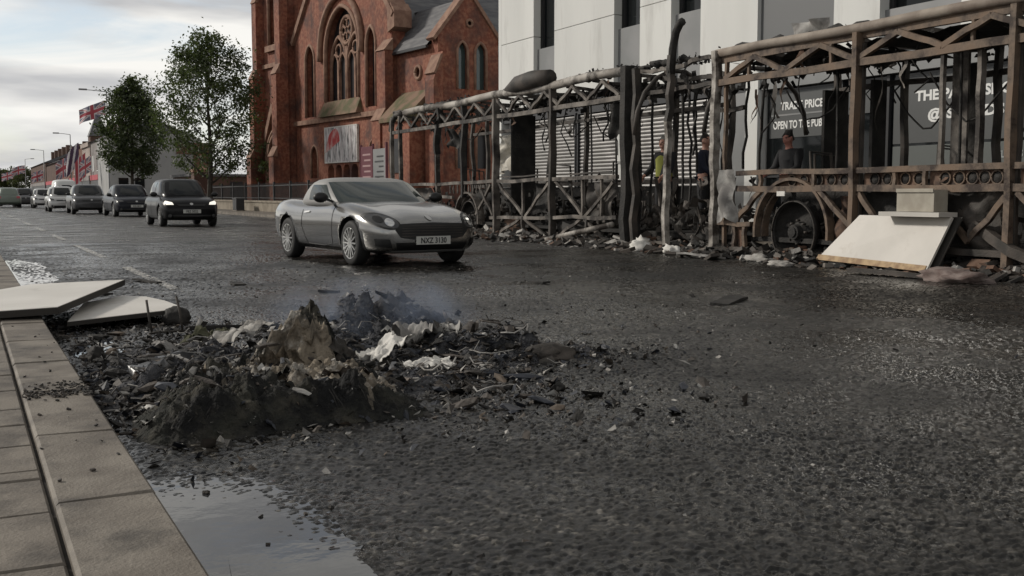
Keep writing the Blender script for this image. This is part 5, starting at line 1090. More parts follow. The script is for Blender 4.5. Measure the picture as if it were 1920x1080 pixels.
def family(Lx, Wx, Hx, style, wr=.31):
    hl = Lx / 2; k = Lx / 4.0; beltz = .62 * Hx; hood = .60 * Hx
    if style == 'hatch': xr0, xr1, tail = -1.93, -1.55, beltz
    elif style == 'saloon': xr0, xr1, tail = -1.45, -.75, .66 * Hx
    else: xr0, xr1, tail = -1.93, -1.7, beltz
    f0, f1 = 1.12, .42
    return dict(L=Lx, W=Wx, H=Hx, wr=wr, axles=(1.24 * k, -1.24 * k), tw=.2, spokes=7, fender=.01, tuck=.93,
        top=[(-hl, tail - .14), (-hl * .96, tail - .02), (-hl * .8, tail), (0, beltz), (.95 * k, beltz), (1.25 * k, hood), (1.65 * k, hood - .07), (1.88 * k, hood - .18), (hl, hood - .34)],
        wid=[(-hl, .82), (-hl * .94, .93), (-hl * .7, 1), (0, 1), (hl * .65, 1), (hl * .85, .96), (hl * .95, .87), (hl, .76)],
        bot=[(-hl, .42), (-hl * .94, .28), (-hl * .7, .2), (hl * .7, .19), (hl * .93, .22), (hl, .30)],
        gh=[(beltz - .1, (f0 + .16) * k, (xr0 - .02) * k, .44 * Wx, 5), (beltz, f0 * k, xr0 * k, .435 * Wx, 5), (beltz + .22, (f0 * .58 + f1 * .42) * k, (xr0 * .6 + xr1 * .4) * k, .405 * Wx, 5), (Hx - .08, (f1 + .04) * k, (xr1 - .05) * k, .36 * Wx, 4.5), (Hx - .02, (f1 - .1) * k, (xr1 + .1) * k, .31 * Wx, 4), (Hx, (f1 - .3) * k, (xr1 + .3) * k, .2 * Wx, 3)],
        mirror=(.8 * k, beltz + .07), mirmat=M_TRIM, roofarc=0.0,
        decals=[('windscreen', [(-.40 * Wx, beltz + .03), (-.335 * Wx, Hx - .11), (0, Hx - .09), (.335 * Wx, Hx - .11), (.40 * Wx, beltz + .03)], 'front', M_GLASS, 'cab', .008),
                ('side_window', [(.95 * k, beltz + .04), (.40 * k, Hx - .12), (-.2 * k, Hx - .10), (-.2 * k, beltz + .04)], 'sides', M_GLASS, 'cab', .008),
                ('side_window', [(-.27 * k, beltz + .04), (-.27 * k, Hx - .10), (xr1 * .85 * k, Hx - .13), (xr0 * .82 * k, beltz + .06)], 'sides', M_GLASS, 'cab', .008),
                ('headlight', [(.30 * Wx, hood - .22), (.32 * Wx, hood - .15), (.42 * Wx, hood - .10), (.445 * Wx, hood - .15), (.42 * Wx, hood - .22)], 'fronts', 'LAMP', 'body', .01),
                ('grille', [(-.22 * Wx, hood - .26), (-.25 * Wx, hood - .20), (.25 * Wx, hood - .20), (.22 * Wx, hood - .26)], 'front', M_TRIM, 'body', .01),
                ('badge', ell(0, hood - .20, .05, .035), 'front', M_ALLOY, 'body', .016),
                ('lower_grille', [(-.3 * Wx, .24), (-.33 * Wx, .36), (.33 * Wx, .36), (.3 * Wx, .24)], 'front', M_TRIM, 'body', .01),
                ('fog_light', ell(.37 * Wx, .34, .05, .05), 'fronts', M_LAMPG, 'body', .012),
                ('tail_light', [(.3 * Wx, .7), (.3 * Wx, .85), (.43 * Wx, .85), (.43 * Wx, .7)], 'back', M_FRED, 'body'), ('tail_light', [(-.3 * Wx, .7), (-.3 * Wx, .85), (-.43 * Wx, .85), (-.43 * Wx, .7)], 'back', M_FRED, 'body')],
        seams=[('door_seam', [(.9 * k, beltz - .04), (.85 * k, .3), (-.2 * k, .28), (-.25 * k, beltz - .04)])])
DOWN = R(-90)
car('hatchback', (6.15, 35.0, 0), DOWN, family(3.95, 1.72, 1.47, 'hatch', .31), M_BLACKP, 'black hatchback with lit headlights, nearest car of the queue', lamps_on=True, plate=(1.975, .47, 'FEZ 5022'))
car('saloon_car', (6.75, 51.5, 0), R(-88), family(4.5, 1.78, 1.44, 'saloon', .32), M_NAVYP, 'dark navy saloon right behind the black hatchback', plate=(2.25, .47, 'KIG 8810'))
car('saloon_car', (5.75, 59.2, 0), DOWN, family(4.6, 1.82, 1.5, 'saloon', .33), M_GREYCAR, 'dark grey saloon between the navy saloon and the small silver car')
car('small_car', (5.15, 67.5, 0), DOWN, family(3.8, 1.66, 1.45, 'hatch', .29), M_LSILV, 'small silver car in front of the white van')
car('small_car', (5.35, 86, 0), DOWN, family(3.8, 1.66, 1.42, 'hatch', .29), M_LSILV, 'silver car left of the white van, last of the queue')
VAN = family(5.2, 1.95, 2.0, 'van', .34); VAN['H'] = 2.2
VAN['top'] = [(-2.6, .9), (-2.5, 1.05), (-2, 1.1), (0, 1.1), (1.5, 1.1), (1.9, 1.02), (2.3, .9), (2.6, .6)]
VAN['gh'] = [(1.0, 2.1, -2.55, .93, 7), (1.1, 1.98, -2.55, .93, 7), (1.5, 1.55, -2.52, .92, 7), (2.1, 1.05, -2.48, .87, 6), (2.2, .85, -2.4, .77, 5), (2.27, .5, -2.1, .5, 4)]
VAN['decals'][0] = ('windscreen', [(-.82, 1.12), (-.74, 1.78), (.74, 1.78), (.82, 1.12)], 'front', M_GLASS, 'cab', .008)
VAN['decals'][1] = ('side_window', [(1.7, 1.15), (1.25, 1.7), (.5, 1.7), (.5, 1.15)], 'sides', M_GLASS, 'cab', .008)
VAN['decals'][2] = ('side_panel', [(.3, 1.2), (.3, 1.7), (-1.8, 1.7), (-1.8, 1.2)], 'sides', M_WHITECAR, 'cab', .008)
car('van', (7.9, 100, 0), DOWN, VAN, M_WHITECAR, 'white panel van taller than the cars around it', 'van')
car('estate_car', (3.1, 90, 0), R(90), family(4.4, 1.78, 1.5, 'hatch', .32), M_GREENCAR, 'pale green-grey car at the far left of the street')
car('estate_car', (4.55, 96, 0), DOWN, family(4.4, 1.78, 1.5, 'hatch', .32), M_GREYCAR, 'dark car just right of the pale green-grey one')
car('estate_car', (2.3, 104, 0), R(90), family(4.2, 1.72, 1.48, 'hatch', .31), M_LSILV, 'silver car partly cut by the left picture edge')

# ------------------------------------------------------------------ trees
def tree(name, loc, h, crown, label, seed, m, nclus=260, nleaf=42, ls=0.16, trunk_r=0.16, zb=2.0, group=None):
    rn = random.Random(seed); t = empty(name, loc, 0, label, 'tree', group); tb = MB()
    pts = [Vector((0.06 * math.sin(i * 1.3 + seed), 0.05 * math.cos(i * 1.7), h * 0.92 * i / 8)) for i in range(9)]
    tb.tube(pts, [trunk_r * (1 - 0.9 * (i / 8) ** .8) + .012 for i in range(9)], 8); tb.tube([(0, 0, -.05), (0, 0, .3)], [trunk_r * 1.5, trunk_r], 9)
    tips = []
    def shape(z):            # crown radius at a height
        q = (z - zb) / (h - zb); return crown * (max(0, math.sin(PI * min(1, q ** 0.72 * 0.95 + .03)))) ** .8 if 0 < q < 1 else 0
    for k in range(26):
        z0 = zb * .75 + (h * .85 - zb * .75) * (k / 26) ** 1.0; a = k * 2.4 + rn.uniform(-.5, .5); i = z0 / (h * .92) * 8; base = pts[int(i)].lerp(pts[min(8, int(i) + 1)], i % 1)
        ln = max(.5, shape(min(h * .97, z0 + 1.4)) * rn.uniform(.65, 1.05)); up = rn.uniform(.7, 1.3) * ln * .75 + .3; P = []
        for j in range(6):
            q = j / 5; P.append(base + Vector((math.cos(a + .3 * math.sin(q * 3 + k)) * ln * q, math.sin(a + .3 * math.sin(q * 3 + k)) * ln * q, up * q ** 1.2)))
        r0 = trunk_r * .42 * (1 - k / 34); tb.tube(P, [r0 * (1 - .85 * j / 5) for j in range(6)], 5)
        for j in (3, 4, 5):
            for s in range(2):
                e = P[j] + Vector((rn.uniform(-1, 1), rn.uniform(-1, 1), rn.uniform(-.3, .8))) * crown * .26
                tb.tube([P[j], P[j].lerp(e, .5) + Vector((0, 0, .05)), e], [r0 * .3, r0 * .2, .008], 4); tips.append(e)
        tips += P[3:]
    tb.build('trunk', M_BARK, t, True)
    mb_v = []; mb_f = []
    cl = []
    for _ in range(nclus):
        if rn.random() < .6: c = rn.choice(tips) + Vector((rn.gauss(0, .18), rn.gauss(0, .18), rn.gauss(0, .18)))
        else:
            z = rn.uniform(zb + .2, h); rr = shape(z) * (0.55 + .5 * rn.random()); a = rn.uniform(0, 2 * PI); c = Vector((rr * math.cos(a), rr * math.sin(a), z))
        cl.append(c)
    for c in cl:
        cs = crown * rn.uniform(.09, .21)
        for _ in range(nleaf):
            p = c + Vector((rn.gauss(0, cs * .6), rn.gauss(0, cs * .6), rn.gauss(0, cs * .5))); s = ls * rn.uniform(.6, 1.25)
            q = Euler((rn.uniform(-1.1, 1.1), rn.uniform(-1.1, 1.1), rn.uniform(0, 6.3))).to_matrix(); o = len(mb_v)
            for vv in ((-s * .5, 0, 0), (0, -s * .32, s * .05), (s * .6, 0, -s * .08), (0, s * .32, s * .05)): mb_v.append(tuple(p + q @ Vector(vv)))
            mb_f.append((o, o + 1, o + 2, o + 3))
    MB().add(mb_v, mb_f).build('crown', m, t, fix=False)
    return t
tree('street_tree', (12.5, 61.5, .12), 9.9, 3.0, 'larger leafy street tree with open crown left of the church', 4, M_LEAF, 430, 40, .17, .17, 1.9)
tree('street_tree', (12.6, 93, .12), 10.2, 2.7, 'smaller dense dark street tree before the grey painted gable', 9, M_LEAF2, 460, 36, .24, .17, 2.6)
for k, (x, yy, h, c, lb) in enumerate(((8.0, 306, 7.4, 4.4, 'leftmost green tree at the far end of the street'), (14.6, 300, 7.2, 4.0, 'olive green tree behind the far flags'), (11.2, 309, 6.8, 4.2, 'green tree between the leftmost and the olive one'))):
    tree('far_tree', (x, yy, 0), h, c, lb, 20 + k, M_LEAF3, 150, 24, .5, .2, .8, 'trees at the far end of the street')
tree('yard_tree', (17.2, 66, .12), 3.9, 1.5, 'small dark tree in the church yard beside the tower', 31, M_LEAF2, 110, 26, .17, .08, 1.2)

# ------------------------------------------------------------------ lamp posts and flags
def union(u, v):   # colour of a union flag at u (0..1 of width), v (0..1 of height)
    x, y_ = (u - .5) * 2, (v - .5)
    if abs(x) < .1 or abs(y_) < .1: return M_FRED
    if abs(x) < .17 or abs(y_) < .17: return M_FWHITE
    d = min(abs(y_ - x / 2), abs(y_ + x / 2)) * .89
    if d < .035: return M_FRED
    if d < .1: return M_FWHITE
    return M_FBLUE_HAZED
def flag(loc, wdt, hgt, heading, label, group=None, droop=.3, pat=union, seed=0, parent_kind='flag'):
    n, m_ = 36, 18; mb = MB(); V = []
    for i in range(n + 1):
        for j in range(m_ + 1):
            u, v = i / n, j / m_; wv = math.sin(u * 9 + v * 2 + seed) * .09 * wdt * u ** .5
            V.append((u * wdt * (1 - .06 * droop), wv, v * hgt - droop * u * hgt * (.6 + .4 * u) + .04 * math.sin(u * 7 + seed)))
    for mm_ in (M_FRED, M_FWHITE, M_FBLUE_HAZED, M_FPURP): mb.mi(mm_)
    mb.v = V
    for i in range(n):
        for j in range(m_):
            mb.f.append((i * (m_ + 1) + j, (i + 1) * (m_ + 1) + j, (i + 1) * (m_ + 1) + j + 1, i * (m_ + 1) + j + 1)); mb.m.append(mb.mi(pat((i + .5) / n, (j + .5) / m_)))
    o = mb.build('flag', None, smooth=True, fix=False); o.location = loc; o.rotation_euler.z = heading
    return tag(o, label, 'flag', group)
def lamp_post(loc, h, label, arm=2.0, s=-1):
    t = empty('lamp_post', loc, 0, label, 'lamp post', 'lamp posts along the street')
    MB().tube([(0, 0, 0), (0, 0, 1.2), (0, 0, 1.25), (0, 0, h)], [.11, .11, .08, .05], 8).build('pole', M_POLE, t, True)
    MB().tube([(0, 0, h - .02), (s * arm * .5, 0, h + .08), (s * arm, 0, h + .12)], .035, 6).build('arm', M_POLE, t, True)
    MB().box((s * arm - .35, -.1, h + .06), (s * arm + .35, .1, h + .2)).build('lantern', M_POLE, t)
lamp_post((12.1, 104.5, .12), 10.2, 'tall grey lamp post with a flag beside the smaller tree', 2.0)
lamp_post((12.1, 142, .12), 8.2, 'lamp post before the terrace, second from the smaller tree', 1.6)
lamp_post((12.1, 190, .12), 8.0, 'lamp post farther down the terrace', 1.6)
lamp_post((12.0, 245, .12), 8.2, 'far lamp post carrying the flag left of the chimneys', 1.4, 1)
flag((12.0, 104.4, 8.2), 2.5, 1.3, R(160), 'large union flag flying from the tall lamp post', 'flags along the street', .7, seed=1)
flag((12.0, 118.3, 3.4), 1.2, 1.6, R(185), 'union flag hanging low before the flag-hung terrace house', 'flags along the street', .55, seed=2)
flag((12.3, 127, 3.0), 1.2, 2.6, R(170), 'tall red flag hanging before the terrace house', 'flags along the street', .5, lambda u, v: M_FRED if (u * 3 % 1) < .75 else M_FWHITE, 3)
flag((12.0, 142.2, 3.4), 1.7, 2.3, R(160), 'smaller union flag on the second lamp post', 'flags along the street', .4, seed=4)
flag((12.3, 134, 4.4), 1.5, 2.6, R(165), 'purple and white flag under the dark spire', 'flags along the street', .6, lambda u, v: M_FWHITE if (u + .4 * v) % .5 < .2 else M_FPURP, 6)
flag((11.9, 245, 5.4), 2.5, 1.7, R(178), 'far union flag left of the chimneys', 'flags along the street', .4, seed=5)
flag((11.2, 285, 4.8), 2.6, 1.8, R(176), 'faint union flag at the far end of the street, farther left', 'flags along the street', .4, seed=7)
flag((11.9, 190.2, 3.4), 1.8, 1.6, R(168), 'union flag on the lamp post farther down the terrace', 'flags along the street', .4, seed=8)
MB()

# ------------------------------------------------------------------ foreground: boards on the kerb
def board(name, outl, z, th, label, tiltx=0.0, pivot=(0, 0)):
    t = empty(name, (outl[0][0], outl[0][1], z), 0, label, 'board'); ox, oy = outl[0]
    def zz(x, y_): return (x - pivot[0]) * tiltx
    n = len(outl); vb = [(x - ox, y_ - oy, zz(x, y_)) for x, y_ in outl]; vt = [(a, b, c + th) for a, b, c in vb]
    MB().add(vb + vt, [tuple(reversed(range(n)))] + [(i, (i + 1) % n, (i + 1) % n + n, i + n) for i in range(n)] + [tuple(range(n, 2 * n))]).build('core', M_BOARDEDGE, t)
    cx = sum(p[0] for p in vt) / n; cy = sum(p[1] for p in vt) / n
    q = [(cx + (a - cx) * .992, cy + (b - cy) * .992, c + .001) for a, b, c in vt]; q2 = [(a, b, c + .004) for a, b, c in q]
    MB().add(q + q2, [tuple(range(n, 2 * n))] + [(i, (i + 1) % n, (i + 1) % n + n, i + n) for i in range(n)]).build('laminate', M_LAMIN, t)
    return t
board('white_board', [(-0.55, 8.12), (0.56, 7.93), (1.24, 9.82), (0.5, 10.1), (0.1, 9.6), (-0.4, 9.0)], 0.125, 0.045, 'white board lying across the kerb at the left edge', 0.045, (0, 8))
board('white_board', [(0.62, 8.02), (1.38, 8.28), (1.47, 8.45), (1.44, 9.0), (1.36, 9.45), (1.2, 9.72), (0.85, 9.3)], 0.05, 0.03, 'smaller white board with a rounded edge under the kerb board', 0.03, (.6, 8))

# ------------------------------------------------------------------ foreground: burnt heap
def heap(name, x0, x1, y0, y1, nx, ny, fn, m, label, cat, mfn=None, mats=None, kind=None):
    V = []; F = []; mb = MB()
    for i in range(nx + 1):
        for j in range(ny + 1):
            x = x0 + (x1 - x0) * i / nx; y_ = y0 + (y1 - y0) * j / ny; V.append((x - (x0 + x1) / 2, y_ - (y0 + y1) / 2, fn(x, y_)))
    if mats:
        for q in mats: mb.mi(q)
    mb.v = V
    for i in range(nx):
        for j in range(ny):
            f = (i * (ny + 1) + j, (i + 1) * (ny + 1) + j, (i + 1) * (ny + 1) + j + 1, i * (ny + 1) + j + 1)
            if max(V[k][2] for k in f) < 0.001: continue
            mb.f.append(f); mb.m.append(mb.mi(mfn(V[f[0]], V[f[2]])) if mfn else 0)
    o = mb.build(name, None if mats else m, smooth=True, fix=False); o.location = ((x0 + x1) / 2, (y0 + y1) / 2, 0)
    return tag(o, label, cat, None, kind)
def g2(x, y_, cx, cy, sx, sy, p=2): return math.exp(-(abs((x - cx) / sx) ** p + abs((y_ - cy) / sy) ** p))
def fbm(x, y_, s, o=0): return nz3((x, y_, o), s) + .5 * nz3((x, y_, o), s * 2.1, 3) + .25 * nz3((x, y_, o), s * 4.3, 5) + .14 * nz3((x, y_, o), s * 9, 8)
def f_mat(x, y_):
    # a thick pad with a steep charred front, one corner torn up behind it
    fy = 4.28 + .05 * math.sin(x * 5 + 1) + .04 * nz3((x, 0, 0), 6, 3)
    pad = .15 * g2(x, y_, 1.21 + .12 * (y_ - 4.5), fy + .47, .56, .46, 7) * (1 + .4 * fbm(x, y_, 4.5)) + .035 * g2(x, y_, .86, 4.55, .2, .2) + .03 * g2(x, y_, 1.25, fy + .1, .5, .08)
    px, py = x - 1.57, y_ - 5.30; an = math.atan2(py, px)
    fold = 1 + .12 * math.sin(an * 9 + 2) + .08 * math.sin(an * 17 + 9 * px)
    sx = (.30 if px < 0 else .13) * fold
    flap = .37 * g2(x, y_, 1.57, 5.30, sx, .24 * fold, 2.2) * (1 + .25 * fbm(x, y_, 7, 2))
    z = max(pad, flap) + .25 * min(pad, flap) + .05 * fbm(x, y_, 11, 4) * min(1, 8 * max(pad, flap)) + .035 * abs(fbm(x, y_, 26, 9)) * min(1, 8 * max(pad, flap))
    ed = max(g2(x, y_, 1.22, 4.72, .66, .56, 8), g2(x, y_, 1.46, 5.2, .5, .48, 6))
    return z * min(1, ed * 1.6) - .012
def tanness(x, y_):
    k = nz3((x, y_, 0), 5, 2) + .7 * nz3((x, y_, 0), 14, 6)
    st = math.sin(math.atan2(y_ - 5.34, x - 1.56) * 11 + 3 * nz3((x, y_, 0), 5, 4))
    return 1.05 * g2(x, y_, 1.34, 5.0, .27, .38, 3) + .42 * g2(x, y_, 1.5, 4.62, .35, .2, 3) + .34 * k + .16 * st - 1.2 * g2(x, y_, 1.66, 5.42, .12, .2, 2)
def m_mat(a, b):
    return M_TANW if tanness(a[0] + 1.3, a[1] + 4.95) > .38 else M_MATTR
MT = empty('burnt_mattress', (1.3, 4.95, 0), 0, 'burnt fibrous mattress rolled and torn on the road by the kerb', 'mattress')
ho = heap('wadding', .35, 2.25, 4.0, 5.9, 190, 190, f_mat, None, None, None, m_mat, [M_MATTR, M_TANW])
ho.parent = MT; ho.location = (0, 0, 0)
# torn layers of the cover standing up round the flap
def torn(cx, cy, ang, w0, h0, lean_, m, seed):
    V_ = []; n_, k_ = 14, 10
    for i in range(n_ + 1):
        for j in range(k_ + 1):
            u, v = i / n_ - .5, j / k_; hh_ = h0 * (1 + .3 * nz3((u * 3, seed, 0), 1.7) + .14 * nz3((u * 9, seed, 1), 1.7)); x = u * w0 * (1 - .35 * v); d = .05 * nz3((u * 4, v * 3, seed), 1.5) + lean_ * v * v
            V_.append((cx - 1.3 + x * math.cos(ang) - d * math.sin(ang), cy - 4.95 + x * math.sin(ang) + d * math.cos(ang), .08 + hh_ * v + .03 * nz3((u * 5, v * 5, seed), 2)))
    MB().add(V_, [(i * (k_ + 1) + j, (i + 1) * (k_ + 1) + j, (i + 1) * (k_ + 1) + j + 1, i * (k_ + 1) + j + 1) for i in range(n_) for j in range(k_)]).build('torn_layer', m, MT, True, fix=False)
torn(1.60, 5.24, .5, .26, .30, .06, M_MATTR, 1); torn(1.50, 5.16, -.2, .30, .24, -.05, M_TANW, 2); torn(1.36, 5.08, -.5, .28, .15, -.08, M_TANW, 3); torn(1.70, 5.10, .9, .26, .17, .07, M_CHAR, 4); torn(1.2, 4.75, .3, .24, .10, -.06, M_MATTR, 5); torn(1.55, 4.7, -.3, .3, .10, -.07, M_CHAR, 6); torn(.95, 4.8, .8, .22, .1, .06, M_CLOTH, 7)
# fibres standing out of the wadding
OLIVE = mat('olive_fibre', (.035, .036, .022), .9, col2=(.06, .056, .04), scale=9)
rn = random.Random(5); mb = MB()
for _ in range(7000):
    x, y_ = rn.uniform(.45, 2.1), rn.uniform(4.1, 5.75); z = f_mat(x, y_)
    if z < .03: continue
    e = .02; nx_ = -(f_mat(x + e, y_) - f_mat(x - e, y_)) / (2 * e); ny_ = -(f_mat(x, y_ + e) - f_mat(x, y_ - e)) / (2 * e); nn = Vector((nx_, ny_, 1)).normalized()
    l = rn.uniform(.008, .026); d_ = (nn * rn.uniform(.2, .9) + Vector((rn.gauss(0, .5), rn.gauss(0, .5), -.45 + rn.gauss(0, .3)))).normalized() * l; p = Vector((x - 1.3, y_ - 4.95, z - .003)); s = d_.cross(nn).normalized() * .0022 if d_.cross(nn).length > 1e-6 else Vector((.002, 0, 0))
    tan = tanness(x, y_)
    mb.add([p - s, p + s, p + d_], [(0, 1, 2)], M_TANW if tan > .5 else (M_MATTR if rn.random() < .95 else M_ASH))
for _ in range(60):      # charred strands hanging down the front of the pad
    x = rn.uniform(.66, 1.80); y_ = 4.28 + .05 * math.sin(x * 5 + 1) + rn.uniform(-.02, .12); z = max(.05, f_mat(x, y_)); l = rn.uniform(.02, .08)
    if z < .07: continue
    dx = .5 * (x - 1.2) * .2 + rn.gauss(0, .012); P = [Vector((x, y_, z + .004)), Vector((x + dx * .5, y_ - .02 - rn.random() * .02, z - l * .35)), Vector((x + dx, y_ - .035 - rn.random() * .045, max(.004, z - l)))]; wv = rn.uniform(.0012, .003)
    P = [p - Vector((1.3, 4.95, 0)) for p in P]; mb.add([P[0] - Vector((wv, 0, 0)), P[0] + Vector((wv, 0, 0)), P[1] + Vector((wv, 0, 0)), P[1] - Vector((wv, 0, 0)), P[2]], [(0, 1, 2, 3), (3, 2, 4)], rn.choices((M_MATTR, M_SOOT, OLIVE, M_TANW), (6, 6, 1, .3))[0])
tag(mb.build('fibres', None, MT, fix=False), kind='stuff')
def f_ash(x, y_):
    z = .20 * g2(x, y_, 2.35, 6.55, .42, .55) + .16 * g2(x, y_, 2.75, 7.0, .4, .4) + .15 * g2(x, y_, 2.75, 5.75, .38, .3) + .10 * g2(x, y_, 1.1, 6.1, .5, .8) + .12 * g2(x, y_, .85, 5.2, .32, .45) + .06 * g2(x, y_, 2.1, 5.1, .5, .4) + .05 * g2(x, y_, 3.2, 5.5, .5, .2)
    z = z * (1 + .9 * fbm(x, y_, 5, 1)) + .035 * fbm(x, y_, 14, 7) * min(1, z * 14); return max(-.01, z - .030)
heap('ash_heap', .5, 3.9, 4.2, 8.2, 170, 200, f_ash, M_ASHHEAP, 'spread of black ash and cinders on the road', 'ash', kind='stuff')
# countless shards
mb = MB(); rn = random.Random(17); CEN = [(1.1, 5.9, .55, .8, 9), (.85, 5.0, .3, .5, 6), (2.3, 6.3, .6, .6, 7), (2.7, 5.6, .5, .35, 6), (1.5, 7.3, .8, .5, 5), (2.2, 4.9, .5, .5, 4), (1.0, 8.1, .5, .3, 2), (2.0, 4.2, .9, .5, 2.5), (3.2, 5.4, .5, .3, 2), (4.2, 6.5, 1.8, 1.6, 1.2)]
WT = [c[4] for c in CEN]; BLUE = mat('blue_black_char', (.012, .014, .02), .6, col2=(.03, .034, .045), scale=9); PALEB = mat('pale_scrap', (.34, .33, .31), .8, col2=(.16, .15, .14), scale=14); BROWN = mat('brown_scrap', (.10, .075, .055), .8, col2=(.05, .04, .03), scale=9)
for k in range(15000):
    c = rn.choices(CEN, WT)[0]; x, y_ = rn.gauss(c[0], c[2] * .75), rn.gauss(c[1], c[3] * .75)
    if y_ < 3.6 and rn.random() < .7: continue
    if x < KX + .03: x = KX + .03 + abs(rn.gauss(0, .12))
    s = rn.choices((.004, .007, .010, .014, .02, .03, .045), (5, 6, 6, 4, 2.5, 1, .35))[0] * rn.uniform(.6, 1.2); q = Euler((rn.uniform(-.9, .9), rn.uniform(-.9, .9), rn.uniform(0, 6.3))).to_matrix()
    fm = f_mat(x, y_) if 4 < y_ < 5.9 and .35 < x < 2.25 else 0
    if fm > .05 and (s > .022 or rn.random() < .45): continue
    z = max(0, f_ash(x, y_), fm)
    m_ = rn.choices((M_SOOT, M_CHAR, BLUE, M_ASH, BROWN, PALEB), (8, 5, 5, 2.2, 2, 1.0))[0]
    P = [Vector((x, y_, z + .005 + s * .35)) + q @ Vector(v) for v in ((-s * rn.uniform(.6, 1.3), -s * .5, -s * .12), (s, -s * rn.uniform(.3, .7), -s * .1), (s * rn.uniform(.5, 1.2), s * .6, -s * .12), (-s * .8, s * rn.uniform(.3, .8), -s * .1), (rn.uniform(-.3, .3) * s, rn.uniform(-.3, .3) * s, s * rn.uniform(-.5, .6)))]
    mb.add(P, [(3, 2, 1, 0), (0, 1, 4), (1, 2, 4), (2, 3, 4), (3, 0, 4)] if k % 3 else [(0, 1, 4), (0, 4, 3)], m_)
tag(mb.build('burnt_shards', None, fix=False), 'countless shards of char and scorched scraps round the mattress', 'debris', kind='stuff')
# charred lumps in the heap, too many to count
bm0 = bmesh.new(); bmesh.ops.create_icosphere(bm0, subdivisions=1, radius=1); IV = [v.co.copy() for v in bm0.verts]; IF = [tuple(v.index for v in f.verts) for f in bm0.faces]; bm0.free()
mb = MB()
for k in range(620):
    c = rn.choices(CEN[:6], WT[:6])[0]; x, y_ = rn.gauss(c[0], c[2] * .7), rn.gauss(c[1], c[3] * .7); s = rn.choice((.010, .014, .02, .028, .04)) * rn.uniform(.6, 1.2)
    if x < KX + .06: x = KX + .06 + abs(rn.gauss(0, .15))
    if 4 < y_ < 5.9 and .35 < x < 2.25 and f_mat(x, y_) > .24: continue
    z = max(0, f_ash(x, y_), f_mat(x, y_) - .01 if 4 < y_ < 5.9 and .35 < x < 2.25 else 0); q = Euler((rn.uniform(-.4, .4), rn.uniform(-.4, .4), rn.uniform(0, 6.3))).to_matrix(); sc = Vector((rn.uniform(.8, 3.0), rn.uniform(.5, 1.1), rn.uniform(.25, .7)))
    mb.add([Vector((x, y_, z + s * .3)) + q @ Vector((v.x * sc.x, v.y * sc.y, v.z * sc.z)) * s * (1 + .5 * nz3(v, 2.2, k)) for v in IV], IF, rn.choices((M_SOOT, M_CHAR, BLUE, M_ASH, BROWN), (9, 5, 4, 1.2, 1))[0])
tag(mb.build('charred_lumps', None, fix=False), 'charred lumps strewn between the kerb and the ash', 'debris', kind='stuff')
# curled wire and strips
mb = MB()
for k in range(120):
    c = rn.choices(CEN[:6], WT[:6])[0]; x, y_ = max(KX + .08, rn.gauss(c[0], c[2] * .7)), rn.gauss(c[1], c[3] * .7); r_ = rn.uniform(.02, .09); a0 = rn.uniform(0, 6)
    P = [(x + r_ * math.cos(a0 + i * .5) * (1 + i * .12), y_ + r_ * math.sin(a0 + i * .5) * (1 + i * .1), max(.006, f_ash(x, y_)) + .01 + .01 * i * rn.random()) for i in range(8)]
    mb.tube(P, rn.choice((.002, .003, .005)), 4, rn.choice((M_SOOT, M_CHAR, M_ASH, M_CLOTH)))
tag(mb.build('burnt_wires', None), 'tangle of thin burnt wires in the heap', 'wire', kind='stuff')
# things one can tell apart in the heap
rf = empty('rod_stand', (1.22, 7.55, 0), R(-3), 'small upright stand of two thin metal rods in the debris', 'stand')
for nm, P in (('rod', [(-.10, 0, 0.02), (-.115, .01, .12), (-.13, .02, .255)]), ('rod', [(.10, 0, .02), (.09, .01, .14), (.065, .02, .275)]), ('crossbar', [(-.12, 0, .03), (.14, 0, .035)]), ('foot', [(-.12, .02, .015), (-.12, -.14, .012)]), ('foot', [(.13, .02, .015), (.15, -.12, .012)])):
    MB().tube(P, .009, 6).build(nm, M_CHAR, rf, True)
lump('charred_block', (1.40, 8.25, 0), (.10, .09, .09), M_SOOT, 21, 'charred round block behind the upright rod stand', amp=.3)
def sheet_obj(name, c, sx, sy, rz, m, seed, label, cat='sheet', amp=.03, th=.004, lift=0.0):
    n = 26; V = []; F = []
    for l in (0, 1):
        for i in range(n + 1):
            for j in range(n + 1):
                u, v = i / n - .5, j / n - .5; p = (u * 3, v * 3, seed); ed = 1 - .22 * max(0, nz3((u * 2, v * 2, seed), 2.2) + .2)
                V.append((u * sx * ed + .02 * nz3(p, 2, 2), v * sy * ed + .02 * nz3(p, 2, 4), max(.0, amp * (.75 + 1.1 * fbm(u * sx * 6, v * sy * 6, 1.6, seed) + .35 * abs(nz3((u * 5, v * 5, seed), 2.3, 3)))) + lift * (u + .5) + l * th))
    k = (n + 1) ** 2
    for l in (0, 1):
        for i in range(n):
            for j in range(n):
                f = (l * k + i * (n + 1) + j, l * k + (i + 1) * (n + 1) + j, l * k + (i + 1) * (n + 1) + j + 1, l * k + i * (n + 1) + j + 1); F.append(f if l else tuple(reversed(f)))
    o = MB().add(V, F).build(name, m, smooth=True, fix=False); o.location = c; o.rotation_euler.z = rz
    return tag(o, label, cat)
sheet_obj('paper_sheet', (2.12, 5.72, .03), .30, .20, .5, M_PAPER, 1, 'bright white curled sheet right of the torn mattress', amp=.05, lift=.07)
sheet_obj('paper_sheet', (2.22, 5.32, .02), .28, .18, -.2, M_PAPER, 2, 'white scorched sheet nearest the camera in the ash', amp=.045)
sheet_obj('paper_sheet', (2.16, 5.08, .01), .34, .14, .15, mat('buff_paper', (.33, .27, .23), .85, col2=(.2, .17, .15), scale=8), 3, 'buff torn sheet lying flat before the white scorched one', amp=.02)
